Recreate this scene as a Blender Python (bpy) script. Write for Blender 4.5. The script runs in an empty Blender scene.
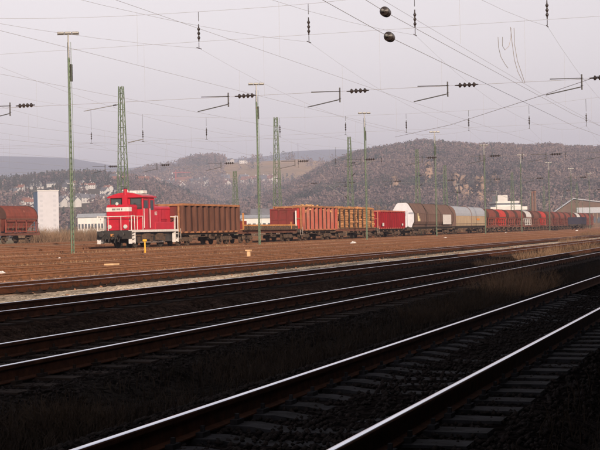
import bpy, math, random
import numpy as np
from mathutils import Vector, Matrix
random.seed(7); RNG = np.random.default_rng(11)
S = bpy.context.scene
# ---------------------------------------------------------------- camera
F_PX = 1400.0                      # focal length in pixels of the 600 px wide photograph
TH = math.radians(18.37)           # angle between the view direction and the tracks (+X)
ROLL = math.radians(1.25); PITCH = math.radians(0.245)
CAMZ = 1.26
fwd = Vector((math.cos(TH)*math.cos(PITCH), math.sin(TH)*math.cos(PITCH), math.sin(PITCH)))
R0 = Vector((math.sin(TH), -math.cos(TH), 0)); U0 = R0.cross(fwd)
UP = U0*math.cos(ROLL) + R0*math.sin(ROLL); RT = R0*math.cos(ROLL) - U0*math.sin(ROLL)
cam = bpy.data.cameras.new('camera'); co = bpy.data.objects.new('camera', cam)
S.collection.objects.link(co); S.camera = co
m3 = Matrix((RT, UP, -fwd)).transposed()
co.matrix_world = Matrix.Translation((0, 0, CAMZ)) @ m3.to_4x4()
cam.sensor_width = 36; cam.lens = F_PX/600*36; cam.clip_start = .1; cam.clip_end = 30000
# ---------------------------------------------------------------- sky and sun
SUN_EL = math.radians(17)
sh = Vector((-0.80, -0.60, 0)).normalized()          # horizontal direction towards the sun
w = bpy.data.worlds.new('World'); S.world = w; w.use_nodes = True
nt = w.node_tree; nt.nodes.clear()
sky = nt.nodes.new('ShaderNodeTexSky'); sky.sky_type = 'NISHITA'; sky.sun_disc = False
sky.sun_elevation = SUN_EL; sky.sun_rotation = math.atan2(sh.x, sh.y)
sky.air_density = 1.0; sky.dust_density = 0.8; sky.ozone_density = 1.0; sky.altitude = 100
hs = nt.nodes.new('ShaderNodeHueSaturation'); hs.inputs['Saturation'].default_value = .22
tint = nt.nodes.new('ShaderNodeMix'); tint.data_type = 'RGBA'; tint.blend_type = 'MULTIPLY'
tint.inputs[0].default_value = 1; tint.inputs[7].default_value = (1.0, .895, .85, 1)
bg = nt.nodes.new('ShaderNodeBackground'); bg.inputs[1].default_value = .125
ow = nt.nodes.new('ShaderNodeOutputWorld')
nt.links.new(sky.outputs[0], hs.inputs['Color']); nt.links.new(hs.outputs[0], tint.inputs[6])
nt.links.new(tint.outputs[2], bg.inputs[0]); nt.links.new(bg.outputs[0], ow.inputs[0])
sl = bpy.data.lights.new('sun', 'SUN'); sl.energy = 5.0; sl.angle = math.radians(.5); sl.color = (1.0, .80, .62)
so = bpy.data.objects.new('sun', sl); S.collection.objects.link(so)
tosun = Vector((sh.x*math.cos(SUN_EL), sh.y*math.cos(SUN_EL), math.sin(SUN_EL)))
so.rotation_euler = (-tosun).to_track_quat('-Z', 'Y').to_euler()
S.view_settings.view_transform = 'Standard'; S.view_settings.look = 'None'
S.view_settings.exposure = 0.66; S.view_settings.gamma = 1; S.view_settings.use_curve_mapping = False
S.render.engine = 'CYCLES'; S.cycles.volume_bounces = 0; S.cycles.max_bounces = 6

# ---------------------------------------------------------------- helpers
col = bpy.data.collections.new('scene'); S.collection.children.link(col)
def az_of(px): return TH - math.atan((px-300)/F_PX)
def hor(px): return 231.0 - (px-300)*math.tan(ROLL)
def at_y(px, Y): return Y/math.tan(az_of(px))         # the X of a thing seen at column px that stands at lateral distance Y
def ray(px, py):
    d = fwd*F_PX + RT*(px-300) - UP*(py-225)
    return d.normalized()

class MB:
    def __init__(s): s.v = []; s.f = []
    def add(s, vs, fs):
        b = len(s.v); s.v += [tuple(p) for p in vs]; s.f += [tuple(i+b for i in f) for f in fs]
    def box(s, c, d, rz=0, ry=0, rx=0):
        hx, hy, hz = d[0]/2, d[1]/2, d[2]/2
        M = Matrix.Translation(c) @ Matrix.Rotation(rz, 4, 'Z') @ Matrix.Rotation(ry, 4, 'Y') @ Matrix.Rotation(rx, 4, 'X')
        vs = [M @ Vector((x, y, z)) for x in (-hx, hx) for y in (-hy, hy) for z in (-hz, hz)]
        s.add(vs, [(0,1,3,2),(4,6,7,5),(0,4,5,1),(2,3,7,6),(0,2,6,4),(1,5,7,3)])
        return s
    def b2(s, x0, x1, y0, y1, z0, z1):
        return s.box(((x0+x1)/2, (y0+y1)/2, (z0+z1)/2), (x1-x0, y1-y0, z1-z0))
    def tube(s, pts, r, n=6, r2=None, cap=True):
        pts = [Vector(p) for p in pts]; L = len(pts); rings = []
        for i, p in enumerate(pts):
            d = (pts[min(i+1, L-1)] - pts[max(i-1, 0)]).normalized()
            a = d.cross(Vector((0, 0, 1)))
            if a.length < 1e-4: a = d.cross(Vector((0, 1, 0)))
            a.normalize(); b = d.cross(a)
            rr = r if r2 is None else r + (r2-r)*i/(L-1)
            rings.append([p + (a*math.cos(t) + b*math.sin(t))*rr for t in [2*math.pi*k/n for k in range(n)]])
        vs = [q for g in rings for q in g]; fs = []
        for i in range(L-1):
            for k in range(n):
                fs.append((i*n+k, i*n+(k+1) % n, (i+1)*n+(k+1) % n, (i+1)*n+k))
        if cap: fs += [tuple(range(n))[::-1], tuple((L-1)*n+k for k in range(n))]
        s.add(vs, fs); return s
    def prism(s, prof, x0, x1, taper=None):            # profile in the YZ plane, swept along X
        n = len(prof); q = taper or prof
        vs = [(x0, y, z) for y, z in prof] + [(x1, y, z) for y, z in q]
        s.add(vs, [(i, (i+1) % n, n+(i+1) % n, n+i) for i in range(n)] + [tuple(range(n))[::-1], tuple(range(n, 2*n))])
        return s
    def lathe(s, c, axis, prof, n=12):                 # profile of (distance along the axis, radius)
        ax = Vector(axis).normalized(); a = ax.cross(Vector((0, 0, 1)))
        if a.length < 1e-4: a = Vector((1, 0, 0))
        a.normalize(); b = ax.cross(a); c = Vector(c); vs = []; fs = []
        for t, r in prof:
            vs += [c + ax*t + (a*math.cos(2*math.pi*k/n) + b*math.sin(2*math.pi*k/n))*r for k in range(n)]
        L = len(prof)
        for i in range(L-1):
            for k in range(n): fs.append((i*n+k, i*n+(k+1) % n, (i+1)*n+(k+1) % n, (i+1)*n+k))
        fs += [tuple(range(n))[::-1], tuple((L-1)*n+k for k in range(n))]
        s.add(vs, fs); return s
    def build(s, name, m, parent=None, smooth=False, bevel=0):
        me = bpy.data.meshes.new(name); me.from_pydata(s.v, [], s.f); me.materials.append(m)
        if smooth: me.polygons.foreach_set('use_smooth', [True]*len(me.polygons))
        me.update(); o = bpy.data.objects.new(name, me); col.objects.link(o)
        if parent: o.parent = parent
        if bevel:
            b = o.modifiers.new('bevel', 'BEVEL'); b.width = bevel; b.segments = 2; b.limit_method = 'ANGLE'
        return o
def np_mesh(name, V, Fidx, m, parent=None, cols=None):  # V (n,3), Fidx (m,k)
    me = bpy.data.meshes.new(name); k = Fidx.shape[1]
    me.vertices.add(len(V)); me.vertices.foreach_set('co', V.astype(np.float32).ravel())
    me.loops.add(Fidx.size); me.loops.foreach_set('vertex_index', Fidx.astype(np.int32).ravel())
    me.polygons.add(len(Fidx)); me.polygons.foreach_set('loop_start', np.arange(0, Fidx.size, k, dtype=np.int32))
    me.polygons.foreach_set('loop_total', np.full(len(Fidx), k, dtype=np.int32))
    if cols is not None:
        a = me.attributes.new('kind', 'FLOAT', 'FACE'); a.data.foreach_set('value', cols.astype(np.float32))
    me.materials.append(m); me.update(calc_edges=True); me.validate()
    o = bpy.data.objects.new(name, me); col.objects.link(o)
    if parent: o.parent = parent
    return o
def tag(o, label=None, cat=None, group=None, kind=None):
    if label: o['label'] = label
    if cat: o['category'] = cat
    if group: o['group'] = group
    if kind: o['kind'] = kind
    return o
def thing(name, loc, label, cat, group=None, rz=0):
    o = bpy.data.objects.new(name, None); col.objects.link(o); o.location = loc; o.rotation_euler = (0, 0, rz)
    o.empty_display_size = .3
    return tag(o, label, cat, group)
def dup(root, loc, label, group=None, rz=None):
    def cp(o, par):
        c = o.copy(); col.objects.link(c); c.parent = par
        for ch in [k for k in o.children]: cp(ch, c)
        return c
    r = cp(root, None); r.location = loc; r['label'] = label
    if group: r['group'] = group
    if rz is not None: r.rotation_euler = (0, 0, rz)
    return r

# ---------------------------------------------------------------- materials
MATS = {}
def mat(name, c1, c2=None, scale=3.0, rough=.7, metal=0.0, stretch=(1, 1, 1), bump=0.0, bscale=None, c3=None, lo=.35, hi=.65, spec=None, rand=0.0):
    if name in MATS: return MATS[name]
    m = bpy.data.materials.new(name); m.use_nodes = True; t = m.node_tree; N = t.nodes; L = t.links
    p = N['Principled BSDF']; p.inputs['Roughness'].default_value = rough; p.inputs['Metallic'].default_value = metal
    if spec is None: spec = .5 if (metal > .3 or rough < .4) else (.25 if rough < .7 else .04)
    p.inputs['Specular IOR Level'].default_value = spec
    tc = N.new('ShaderNodeTexCoord'); mp = N.new('ShaderNodeMapping'); mp.inputs['Scale'].default_value = stretch
    oi = N.new('ShaderNodeObjectInfo'); ml = N.new('ShaderNodeMath'); ml.operation = 'MULTIPLY'; ml.inputs[1].default_value = 50
    L.new(oi.outputs['Random'], ml.inputs[0])
    L.new(tc.outputs['Object'], mp.inputs['Vector']); L.new(ml.outputs[0], mp.inputs['Location'])
    c2 = c2 or tuple(x*.75 for x in c1)
    n = N.new('ShaderNodeTexNoise'); n.inputs['Scale'].default_value = scale; n.inputs['Detail'].default_value = 6; n.inputs['Roughness'].default_value = .6
    L.new(mp.outputs[0], n.inputs['Vector'])
    r = N.new('ShaderNodeValToRGB'); e = r.color_ramp.elements
    e[0].position = lo; e[0].color = (*c1, 1); e[1].position = hi; e[1].color = (*c2, 1)
    if c3: x = e.new(min(.98, hi+.08)); x.color = (*c3, 1)
    L.new(n.outputs['Fac'], r.inputs['Fac'])
    out = r.outputs[0]
    if rand:
        hv = N.new('ShaderNodeHueSaturation'); mr = N.new('ShaderNodeMapRange')
        mr.inputs['To Min'].default_value = 1-rand; mr.inputs['To Max'].default_value = 1+rand
        L.new(oi.outputs['Random'], mr.inputs[0]); L.new(mr.outputs[0], hv.inputs['Value']); L.new(out, hv.inputs['Color']); out = hv.outputs[0]
    L.new(out, p.inputs['Base Color'])
    if bump:
        n2 = N.new('ShaderNodeTexNoise'); n2.inputs['Scale'].default_value = bscale or scale*4; n2.inputs['Detail'].default_value = 5
        L.new(mp.outputs[0], n2.inputs['Vector'])
        b = N.new('ShaderNodeBump'); b.inputs['Strength'].default_value = bump; b.inputs['Distance'].default_value = .02
        L.new(n2.outputs['Fac'], b.inputs['Height']); L.new(b.outputs[0], p.inputs['Normal'])
    MATS[name] = m; return m
def mat_attr(name, cols, rough=.9, noise=0.15, nscale=.02, trans=False):
    """colour ramp over the per-face 'kind' value, with a slow noise for stands of different wood"""
    m = bpy.data.materials.new(name); m.use_nodes = True; t = m.node_tree; N = t.nodes; L = t.links
    p = N['Principled BSDF']; p.inputs['Roughness'].default_value = rough; p.inputs['Specular IOR Level'].default_value = .0
    a = N.new('ShaderNodeAttribute'); a.attribute_name = 'kind'
    g = N.new('ShaderNodeNewGeometry'); n = N.new('ShaderNodeTexNoise'); n.inputs['Scale'].default_value = nscale; n.inputs['Detail'].default_value = 4
    L.new(g.outputs['Position'], n.inputs['Vector'])
    ms = N.new('ShaderNodeMath'); ms.operation = 'MULTIPLY_ADD'; ms.inputs[1].default_value = noise*2; ms.inputs[2].default_value = -noise
    L.new(n.outputs['Fac'], ms.inputs[0]); ad = N.new('ShaderNodeMath'); ad.operation = 'ADD'
    L.new(a.outputs['Fac'], ad.inputs[0]); L.new(ms.outputs[0], ad.inputs[1])
    r = N.new('ShaderNodeValToRGB'); e = r.color_ramp.elements
    e[0].position = 0; e[0].color = (*cols[0], 1); e[1].position = 1; e[1].color = (*cols[-1], 1)
    for i, c in enumerate(cols[1:-1]): x = e.new((i+1)/(len(cols)-1)); x.color = (*c, 1)
    L.new(ad.outputs[0], r.inputs[0]); L.new(r.outputs[0], p.inputs['Base Color'])
    return m
M_rail_side = mat('rail_rust_shade', (.075, .030, .016), (.038, .017, .011), 8, .85, 0, bump=.3)  # rust darkened beyond its own tone to carry the foreground shade
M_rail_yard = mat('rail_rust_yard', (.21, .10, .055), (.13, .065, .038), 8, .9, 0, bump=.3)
M_rail_head = mat('polished_rail', (.80, .87, .98), (.66, .72, .84), 3, .12, 1.0, stretch=(.3, 6, 6))
M_rail_dull = mat('dull_rail', (.30, .19, .13), (.2, .12, .08), 4, .6, .3)
M_concrete = mat('sleeper_concrete_shade', (.036, .036, .042), (.015, .015, .016), 6, .85, bump=.4)  # concrete blackened so its colour carries the foreground shade
M_wood_slp = mat('sleeper_wood_shade', (.032, .023, .02), (.018, .014, .012), 6, .9, stretch=(1, .3, 1), bump=.5)  # timber tone lowered to paint in shade over the near tracks
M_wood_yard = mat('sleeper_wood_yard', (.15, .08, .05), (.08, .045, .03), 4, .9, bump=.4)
M_green = mat('mast_green', (.07, .105, .065), (.10, .13, .09), 2.5, .6, .1, c3=(.13, .08, .05))
M_galv = mat('galvanised', (.24, .24, .235), (.18, .18, .17), 5, .5, .4)
M_wire = mat('wire', (.32, .30, .30), (.25, .23, .23), 5, .6, .3)
M_insul = mat('insulator_brown', (.018, .014, .014), (.025, .018, .015), 5, .2, 0, spec=.6)
M_dark = mat('underframe_black', (.035, .03, .028), (.06, .045, .035), 5, .8, bump=.2)
M_dark2 = mat('bogie_dust', (.10, .065, .045), (.05, .037, .03), 5, .85)
M_armdark = mat('arm_dark', (.07,.07,.075), (.05,.05,.05), 5, .6)
M_shadowrust = mat('panel_rust_rib_shadow', (.06,.03,.022), (.04,.02,.016), 1.6, .9, stretch=(1,1,.25))  # rusty panels painted darker in place of the shadow between ribs
M_steel = mat('worn_steel', (.35, .33, .31), (.2, .15, .12), 6, .45, .7)
M_red = mat('loco_red', (.38, .008, .024), (.30, .008, .02), 1.5, .38, spec=.4)
M_white = mat('white_paint', (.52, .50, .49), (.42, .40, .38), 4, .5)
M_grey = mat('grey_paint', (.42, .42, .41), (.32, .31, .30), 4, .6)
M_glass = mat('dark_glass', (.03, .035, .04), (.02, .025, .03), 2, .06, spec=.8)
M_black = mat('black_paint', (.02, .02, .02), (.035, .03, .028), 5, .5)
M_yellow = mat('yellow_paint', (.65, .36, .03), (.5, .27, .04), 5, .6)
M_rustw = mat('wagon_rust_brown', (.125, .058, .040), (.08, .038, .028), 1.6, .85, stretch=(1, 1, .25), bump=.3, c3=(.2, .095, .05))
M_rust_rim = mat('wagon_rim_rust', (.30, .14, .07), (.19, .085, .045), 3, .85)
M_redw = mat('wagon_red', (.42, .035, .03), (.30, .04, .03), 1.4, .75, stretch=(1, 1, .3), c3=(.40, .20, .16))
M_redw_dark = mat('wagon_dark_red', (.16, .03, .03), (.10, .03, .025), 1.5, .85, stretch=(1, 1, .3), c3=(.2, .08, .05))
M_redw_fade = mat('wagon_faded_red', (.30, .06, .045), (.32, .14, .10), 1.8, .85, stretch=(1, 1, .3), c3=(.25, .10, .06))
M_redw2 = mat('wagon_deep_red', (.21, .012, .018), (.14, .012, .015), 1.5, .75, stretch=(1, 1, .3), c3=(.2, .07, .06))
M_hop = mat('hopper_red', (.19, .055, .040), (.12, .038, .03), 1.5, .8, stretch=(1, 1, .5), c3=(.30, .12, .09), rand=.25)
M_hop_bright = mat('hopper_bright_red', (.42, .04, .03), (.30, .04, .03), 1.5, .7, stretch=(1, 1, .5))
M_twig_near = mat('shade_toned_twigs', (.06, .042, .03), (.035, .025, .018), 1.5, .95)  # twig colour lowered to paint shade on the near bushes
M_hop_end = mat('hopper_gap_shade', (.07,.035,.03), (.05,.03,.025), 1.5, .85)  # dark tone paints the shade in the gaps between hoppers
M_hop_brown = mat('hopper_brown', (.15, .065, .048), (.10, .045, .035), 1.5, .85, stretch=(1, 1, .5))
M_hop_grey = mat('hopper_pale', (.48, .48, .48), (.38, .36, .35), 1.5, .7, stretch=(1, 1, .5))
M_hoodbrown = mat('hood_brown', (.135, .085, .07), (.10, .065, .055), 1.2, .8, stretch=(1, 1, .4), c3=(.2, .13, .1))
M_hoodend = mat('hood_end_white', (.50, .50, .54), (.42, .42, .46), 1.5, .6)
M_beige = mat('wagon_beige', (.34, .265, .18), (.26, .195, .13), 1.3, .7, stretch=(1, 1, .4), c3=(.5, .42, .3))
M_silver = mat('roof_silver', (.32, .34, .37), (.26, .27, .30), 2, .5, .2)
M_plank = mat('deck_planks', (.30, .17, .09), (.18, .10, .06), 3, .9, stretch=(6, 1, 1))
M_orange = mat('stake_orange', (.42, .20, .07), (.3, .13, .05), 3, .8)
M_log = mat('log_bark', (.40, .20, .085), (.24, .12, .06), 5, .9, stretch=(.6, 3, 3), c3=(.5, .3, .14), rand=.25)
M_chips = mat('scrap_wood', (.45, .26, .12), (.25, .14, .07), 4, .9)
M_navy = mat('wagon_navy', (.025, .025, .045), (.04, .035, .045), 2, .7)
M_wall_w = mat('render_white', (.50, .485, .47), (.42, .41, .40), .4, .8, rand=.12)
M_wall_c = mat('render_cream', (.40, .28, .20), (.34, .24, .18), .4, .8, rand=.1)
M_roof_r = mat('roof_tiles', (.22, .10, .07), (.16, .08, .06), .6, .8, rand=.3)
M_roof_g = mat('roof_slate', (.12, .12, .14), (.09, .09, .10), .6, .7, rand=.3)
M_win = mat('window_dark', (.05, .06, .08), (.03, .04, .05), 1, .15)
# ---------------------------------------------------------------- the setting
TRACKS = [3.15, 7.9, 13.2, 19.1, 23.6, 27.8, 33.0, 38.8, 45.5, 51.5, 56.5, 61.5, 72.0, 77.0]
def zr(Y):                         # rail head height across the yard
    if Y < 18: return 0.0
    if Y < 42: return .24*(Y-18)/24
    if Y < 77: return .24 + .35*(Y-42)/35
    return .59
def smooth(a, b, x):
    t = min(1, max(0, (x-a)/(b-a))); return t*t*(3-2*t)
def gz(Y):
    if Y < 1.2: return -.24
    d = min(abs(Y-t) for t in TRACKS)
    dip = .17 if Y < 16 else .03
    return zr(Y) - (.205 if Y < 20 else .205-.055*smooth(20, 22, Y)) - dip*smooth(1.45, 2.1, d)
def vnoise(x, y, s, seed=0):       # cheap smooth value noise
    x = np.asarray(x)/s; y = np.asarray(y)/s
    xi = np.floor(x).astype(int); yi = np.floor(y).astype(int); fx = x-xi; fy = y-yi
    fx = fx*fx*(3-2*fx); fy = fy*fy*(3-2*fy)
    def h(a, b):
        n = (a*374761393 + b*668265263 + seed*1442695041) & 0x7fffffff
        n = ((n ^ (n >> 13))*1274126177) & 0x7fffffff
        return ((n ^ (n >> 16)) & 0xffff)/65535.0
    return (h(xi, yi)*(1-fx)+h(xi+1, yi)*fx)*(1-fy) + (h(xi, yi+1)*(1-fx)+h(xi+1, yi+1)*fx)*fy
# ground: one sheet reaching the horizon
ys = list(np.arange(-8, 48, .14)) + list(np.arange(48, 90, .7)) + [95, 110, 140, 200, 300, 500, 800, 1500, 3000, 6000, 12000]
ys = [-6000, -2000, -500, -100, -40, -15] + ys
xs = [-6000, -2000, -600, -150, -60, -20, -5, 0] + list(np.arange(1, 40, .25)) + list(np.arange(40, 90, .8)) + list(np.arange(90, 420, 3.5)) + [450, 550, 800, 1400, 3000, 6000, 12000]
XX, YY = np.meshgrid(np.array(xs, float), np.array(ys, float), indexing='ij')
G = np.vectorize(gz)(np.array(ys, float))
ZZ = np.broadcast_to(G, XX.shape).copy()
near = (YY > .5) & (YY < 90) & (XX > 0) & (XX < 420)
dtr = np.min(np.abs(YY[..., None]-np.array(TRACKS)), axis=-1)
amp = np.where(dtr > 1.7, .05, .012)
ZZ += np.where(near, amp*(vnoise(XX, YY, .45, 3)-.5)*2 + amp*.9*(vnoise(XX, YY, 1.9, 5)-.5)*2, 0)
nx, ny = XX.shape
idx = np.arange(nx*ny).reshape(nx, ny)
Fq = np.stack([idx[:-1, :-1], idx[1:, :-1], idx[1:, 1:], idx[:-1, 1:]], -1).reshape(-1, 4)
def ground_mat():
    m = bpy.data.materials.new('yard_ground'); m.use_nodes = True; t = m.node_tree; N = t.nodes; L = t.links
    p = N['Principled BSDF']; p.inputs['Roughness'].default_value = 1.0; p.inputs['Specular IOR Level'].default_value = .0
    g = N.new('ShaderNodeNewGeometry'); sp = N.new('ShaderNodeSeparateXYZ'); L.new(g.outputs['Position'], sp.inputs[0])
    n0 = N.new('ShaderNodeTexNoise'); n0.inputs['Scale'].default_value = .25; n0.inputs['Detail'].default_value = 5; L.new(g.outputs['Position'], n0.inputs['Vector'])
    ma = N.new('ShaderNodeMath'); ma.operation = 'MULTIPLY_ADD'; ma.inputs[1].default_value = 1.6
    L.new(n0.outputs['Fac'], ma.inputs[0]); L.new(sp.outputs['Y'], ma.inputs[2])
    mr = N.new('ShaderNodeMapRange'); mr.inputs['From Min'].default_value = .8; mr.inputs['From Max'].default_value = 80.8; L.new(ma.outputs[0], mr.inputs[0])
    r = N.new('ShaderNodeValToRGB'); e = r.color_ramp.elements
    dark = (.013, .0105, .010); shade_soil = (.011, .0095, .0085)  # ballast and soil tones blackened to paint in the foreground shade
    st = [(0, dark), (4.9, dark), (5.6, shade_soil), (9.5, dark), (11, (.022, .015, .012)), (13.4, (.05, .026, .017)), (14.5, (.10, .065, .045)), (14.9, (.36, .29, .215)), (16.5, (.40, .33, .25)), (17.8, (.34, .27, .20)),
          (18.3, (.24, .145, .09)), (20.2, (.28, .16, .095)), (21.4, (0.320, 0.163, 0.083)), (22.4, (0.240, 0.116, 0.060)), (24.2, (0.368, 0.176, 0.083)), (26.0, (0.208, 0.095, 0.048)),
          (28, (0.384, 0.181, 0.083)), (30.6, (0.216, 0.099, 0.051)), (33, (0.384, 0.185, 0.087)), (35.6, (0.232, 0.107, 0.055)),
          (38.6, (0.400, 0.198, 0.097)), (41.8, (0.416, 0.206, 0.101)), (43.9, (.24, .11, .06)), (47, (.18, .095, .055)), (50, (.40, .18, .095)), (60, (.28, .14, .08)), (79, (.2, .16, .10))]
    e[0].position = 0; e[0].color = (*st[0][1], 1); e[1].position = 1; e[1].color = (*st[-1][1], 1)
    for y, c in st[1:-1]: x = e.new(y/80); x.color = (*c, 1)
    L.new(mr.outputs[0], r.inputs[0])
    v = N.new('ShaderNodeTexVoronoi'); v.inputs['Scale'].default_value = 17; L.new(g.outputs['Position'], v.inputs['Vector'])
    n1 = N.new('ShaderNodeTexNoise'); n1.inputs['Scale'].default_value = 1.3; n1.inputs['Detail'].default_value = 8; n1.inputs['Roughness'].default_value = .7; L.new(g.outputs['Position'], n1.inputs['Vector'])
    sv = N.new('ShaderNodeSeparateColor'); L.new(v.outputs['Color'], sv.inputs[0])
    m1 = N.new('ShaderNodeMapRange'); m1.inputs['To Min'].default_value = .35; m1.inputs['To Max'].default_value = 1.7; L.new(sv.outputs[0], m1.inputs[0])
    m2 = N.new('ShaderNodeMapRange'); m2.inputs['From Min'].default_value = .3; m2.inputs['From Max'].default_value = .7; m2.inputs['To Min'].default_value = .55; m2.inputs['To Max'].default_value = 1.5; L.new(n1.outputs['Fac'], m2.inputs[0])
    mm = N.new('ShaderNodeMath'); mm.operation = 'MULTIPLY'; L.new(m1.outputs[0], mm.inputs[0]); L.new(m2.outputs[0], mm.inputs[1])
    mp = N.new('ShaderNodeMapping'); mp.inputs['Scale'].default_value = (.07, .9, 1); L.new(g.outputs['Position'], mp.inputs[0])
    n3 = N.new('ShaderNodeTexNoise'); n3.inputs['Scale'].default_value = 1.0; n3.inputs['Detail'].default_value = 5; n3.inputs['Roughness'].default_value = .65; L.new(mp.outputs[0], n3.inputs['Vector'])
    m3_ = N.new('ShaderNodeMapRange'); m3_.inputs['From Min'].default_value = .35; m3_.inputs['From Max'].default_value = .62; m3_.inputs['To Min'].default_value = .4; m3_.inputs['To Max'].default_value = 1.25; L.new(n3.outputs['Fac'], m3_.inputs[0])
    mq = N.new('ShaderNodeMath'); mq.operation = 'MULTIPLY'; L.new(mm.outputs[0], mq.inputs[0]); L.new(m3_.outputs[0], mq.inputs[1]); mm = mq
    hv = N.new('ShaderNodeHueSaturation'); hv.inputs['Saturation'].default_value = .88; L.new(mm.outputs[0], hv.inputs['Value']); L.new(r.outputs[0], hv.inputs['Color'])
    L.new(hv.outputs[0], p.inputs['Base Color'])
    b = N.new('ShaderNodeBump'); b.inputs['Strength'].default_value = .9; b.inputs['Distance'].default_value = .035
    L.new(v.outputs['Distance'], b.inputs['Height']); b.invert = True; L.new(b.outputs[0], p.inputs['Normal'])
    return m
M_ground = ground_mat()
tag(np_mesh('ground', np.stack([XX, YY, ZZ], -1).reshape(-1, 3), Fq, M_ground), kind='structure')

# rails and sleepers
def rail_meshes(x0, x1):
    a = MB(); a.prism([(-.07, -.172), (.07, -.172), (.07, -.162), (.012, -.148), (.010, -.045), (.034, -.040), (.036, -.010), (.030, -.003), (-.030, -.003), (-.036, -.010), (-.034, -.040), (-.010, -.045), (-.012, -.148), (-.07, -.162)], x0, x1)
    b = MB(); b.prism([(-.026, -.0035), (.026, -.0035), (.022, .000), (.010, .002), (-.010, .002), (-.022, .000)], x0, x1)
    return a, b
def sleeper_mesh(kind):
    a = MB()
    if kind == 'concrete':
        a.prism([(-1.3, -.33), (1.3, -.33), (1.27, -.178), (.95, -.176), (.5, -.176), (.25, -.21), (-.25, -.21), (-.5, -.176), (-.95, -.176), (-1.27, -.178)], -.13, .13)
    else:
        a.box((0, 0, -.255), (.25, 2.55, .156))
    for s in (-1, 1):
        for q in (-1, 1):
            a.box((0, s*.7525+q*.105, -.158), (.14, .055, .034)); a.tube([(0, s*.7525+q*.105, -.145), (0, s*.7525+q*.105, -.10)], .018, 6)
    me = bpy.data.meshes.new('sleeper'); me.from_pydata(a.v, [], a.f)
    me.materials.append({'concrete': M_concrete, 'wood': M_wood_slp, 'yard': M_wood_yard}[kind])
    return me
SL = {k: sleeper_mesh(k) for k in ('concrete', 'wood', 'yard')}
TL = ['nearest railway track, shining rails on grey concrete sleepers in deep shade',
      'second track from the viewer, shining rails in the shade beyond the dead grass',
      'third track from the viewer, shining rails at the edge of the shade',
      'fourth track from the viewer, bright far rail beside pale gravel',
      'sunlit rusty yard track just beyond the pale gravel path',
      'second rusty yard track beyond the pale gravel path',
      'third rusty yard track beyond the pale gravel path',
      'rusty yard track just in front of the row of lamp masts',
      'track under the red locomotive and its goods train',
      'first rusty track behind the goods train',
      'second rusty track behind the goods train',
      'third rusty track behind the goods train',
      'empty track just in front of the hopper wagons at the left edge',
      'track under the hopper wagons at the left edge of the yard']
for i, Y in enumerate(TRACKS):
    t = thing('railway_track', (0, Y, zr(Y)), TL[i], 'railway track', 'parallel railway tracks of the yard')
    x0, x1 = (-25, 420) if i < 12 else (90, 230)
    ra, rh = rail_meshes(x0, x1); o1 = o2 = None
    for s in (-1, 1):
        if o1 is None:
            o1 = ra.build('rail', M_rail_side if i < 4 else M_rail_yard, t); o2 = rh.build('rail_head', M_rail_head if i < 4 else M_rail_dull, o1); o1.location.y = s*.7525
        else:
            c = o1.copy(); col.objects.link(c); c.parent = t; c.location.y = s*.7525
            d = o2.copy(); col.objects.link(d); d.parent = c
    if i >= 9: continue
    ra_ = {0: 5.0, 1: 11.0, 2: 20.0}.get(i, Y/math.tan(math.radians(31)))
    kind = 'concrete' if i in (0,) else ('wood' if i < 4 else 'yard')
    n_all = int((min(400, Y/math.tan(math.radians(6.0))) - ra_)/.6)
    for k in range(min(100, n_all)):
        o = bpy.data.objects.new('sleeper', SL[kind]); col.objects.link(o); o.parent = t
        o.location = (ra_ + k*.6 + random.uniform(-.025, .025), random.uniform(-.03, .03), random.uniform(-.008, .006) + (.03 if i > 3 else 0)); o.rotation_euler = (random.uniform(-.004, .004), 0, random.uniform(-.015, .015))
    if n_all > 100 and i < 10:
        a = MB()
        for k in range(100, n_all): a.box((ra_+k*.6+random.uniform(-.03, .03), random.uniform(-.05, .05), -.255+random.uniform(-.01, .005)+(.03 if i > 3 else 0)), (.25, 2.55, .16))
        tag(a.build('sleepers', M_wood_slp if i < 4 else M_wood_yard, t), kind='stuff')

# ---------------------------------------------------------------- hills
def hill_fn(pts, r0, r1, seed, rough=.05, back=.35, p=1.15, drop=0):
    px = np.array([q[0] for q in pts], float); py = np.array([q[1] for q in pts], float)
    az = np.array([az_of(x) for x in px]); d = np.cos(az-TH)
    Hh = np.array([(hor(x)-y)/F_PX for x, y in zip(px, py)])*r1*d + CAMZ - drop
    o = np.argsort(az); az = az[o]; Hh = Hh[o]
    def f(x, y):
        x = np.asarray(x, float); y = np.asarray(y, float)
        r = np.hypot(x, y); a = np.arctan2(y, x)
        H = np.interp(a, az, Hh)
        t = np.clip((r-r0)/(r1-r0), 0, 1); up = t**p*(1.0)*(1-.0*t)
        up = np.where(t < 1, np.sin(t**p*np.pi/2)**1.1, 1)
        dn = np.clip((r-r1)/(r1*.5), 0, 1)
        n = (vnoise(x, y, r1*.11, seed)-.5)*2 + (vnoise(x, y, r1*.045, seed+1)-.5)*1.0
        return H*up*(1-dn*back) + n*rough*H*up*(1-up*.75) - 2*(1-np.clip(t*8, 0, 1))
    return f
def hill_mesh(name, f, a0, a1, r0, r2, m, na=220, nr=90):
    aa = np.radians(np.linspace(a0, a1, na)); rr = np.linspace(r0, r2, nr)
    A, R = np.meshgrid(aa, rr, indexing='ij'); X = R*np.cos(A); Yv = R*np.sin(A); Z = f(X, Yv)
    Z[:, 0] = -5; Z[:, -1] = -5; Z[0, :] = -5; Z[-1, :] = -5
    id_ = np.arange(na*nr).reshape(na, nr)
    q = np.stack([id_[:-1, :-1], id_[:-1, 1:], id_[1:, 1:], id_[1:, :-1]], -1).reshape(-1, 4)
    o = np_mesh(name, np.stack([X, Yv, Z], -1).reshape(-1, 3), q, m)
    o.data.polygons.foreach_set('use_smooth', [True]*len(o.data.polygons))
    return tag(o, kind='structure')
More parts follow.
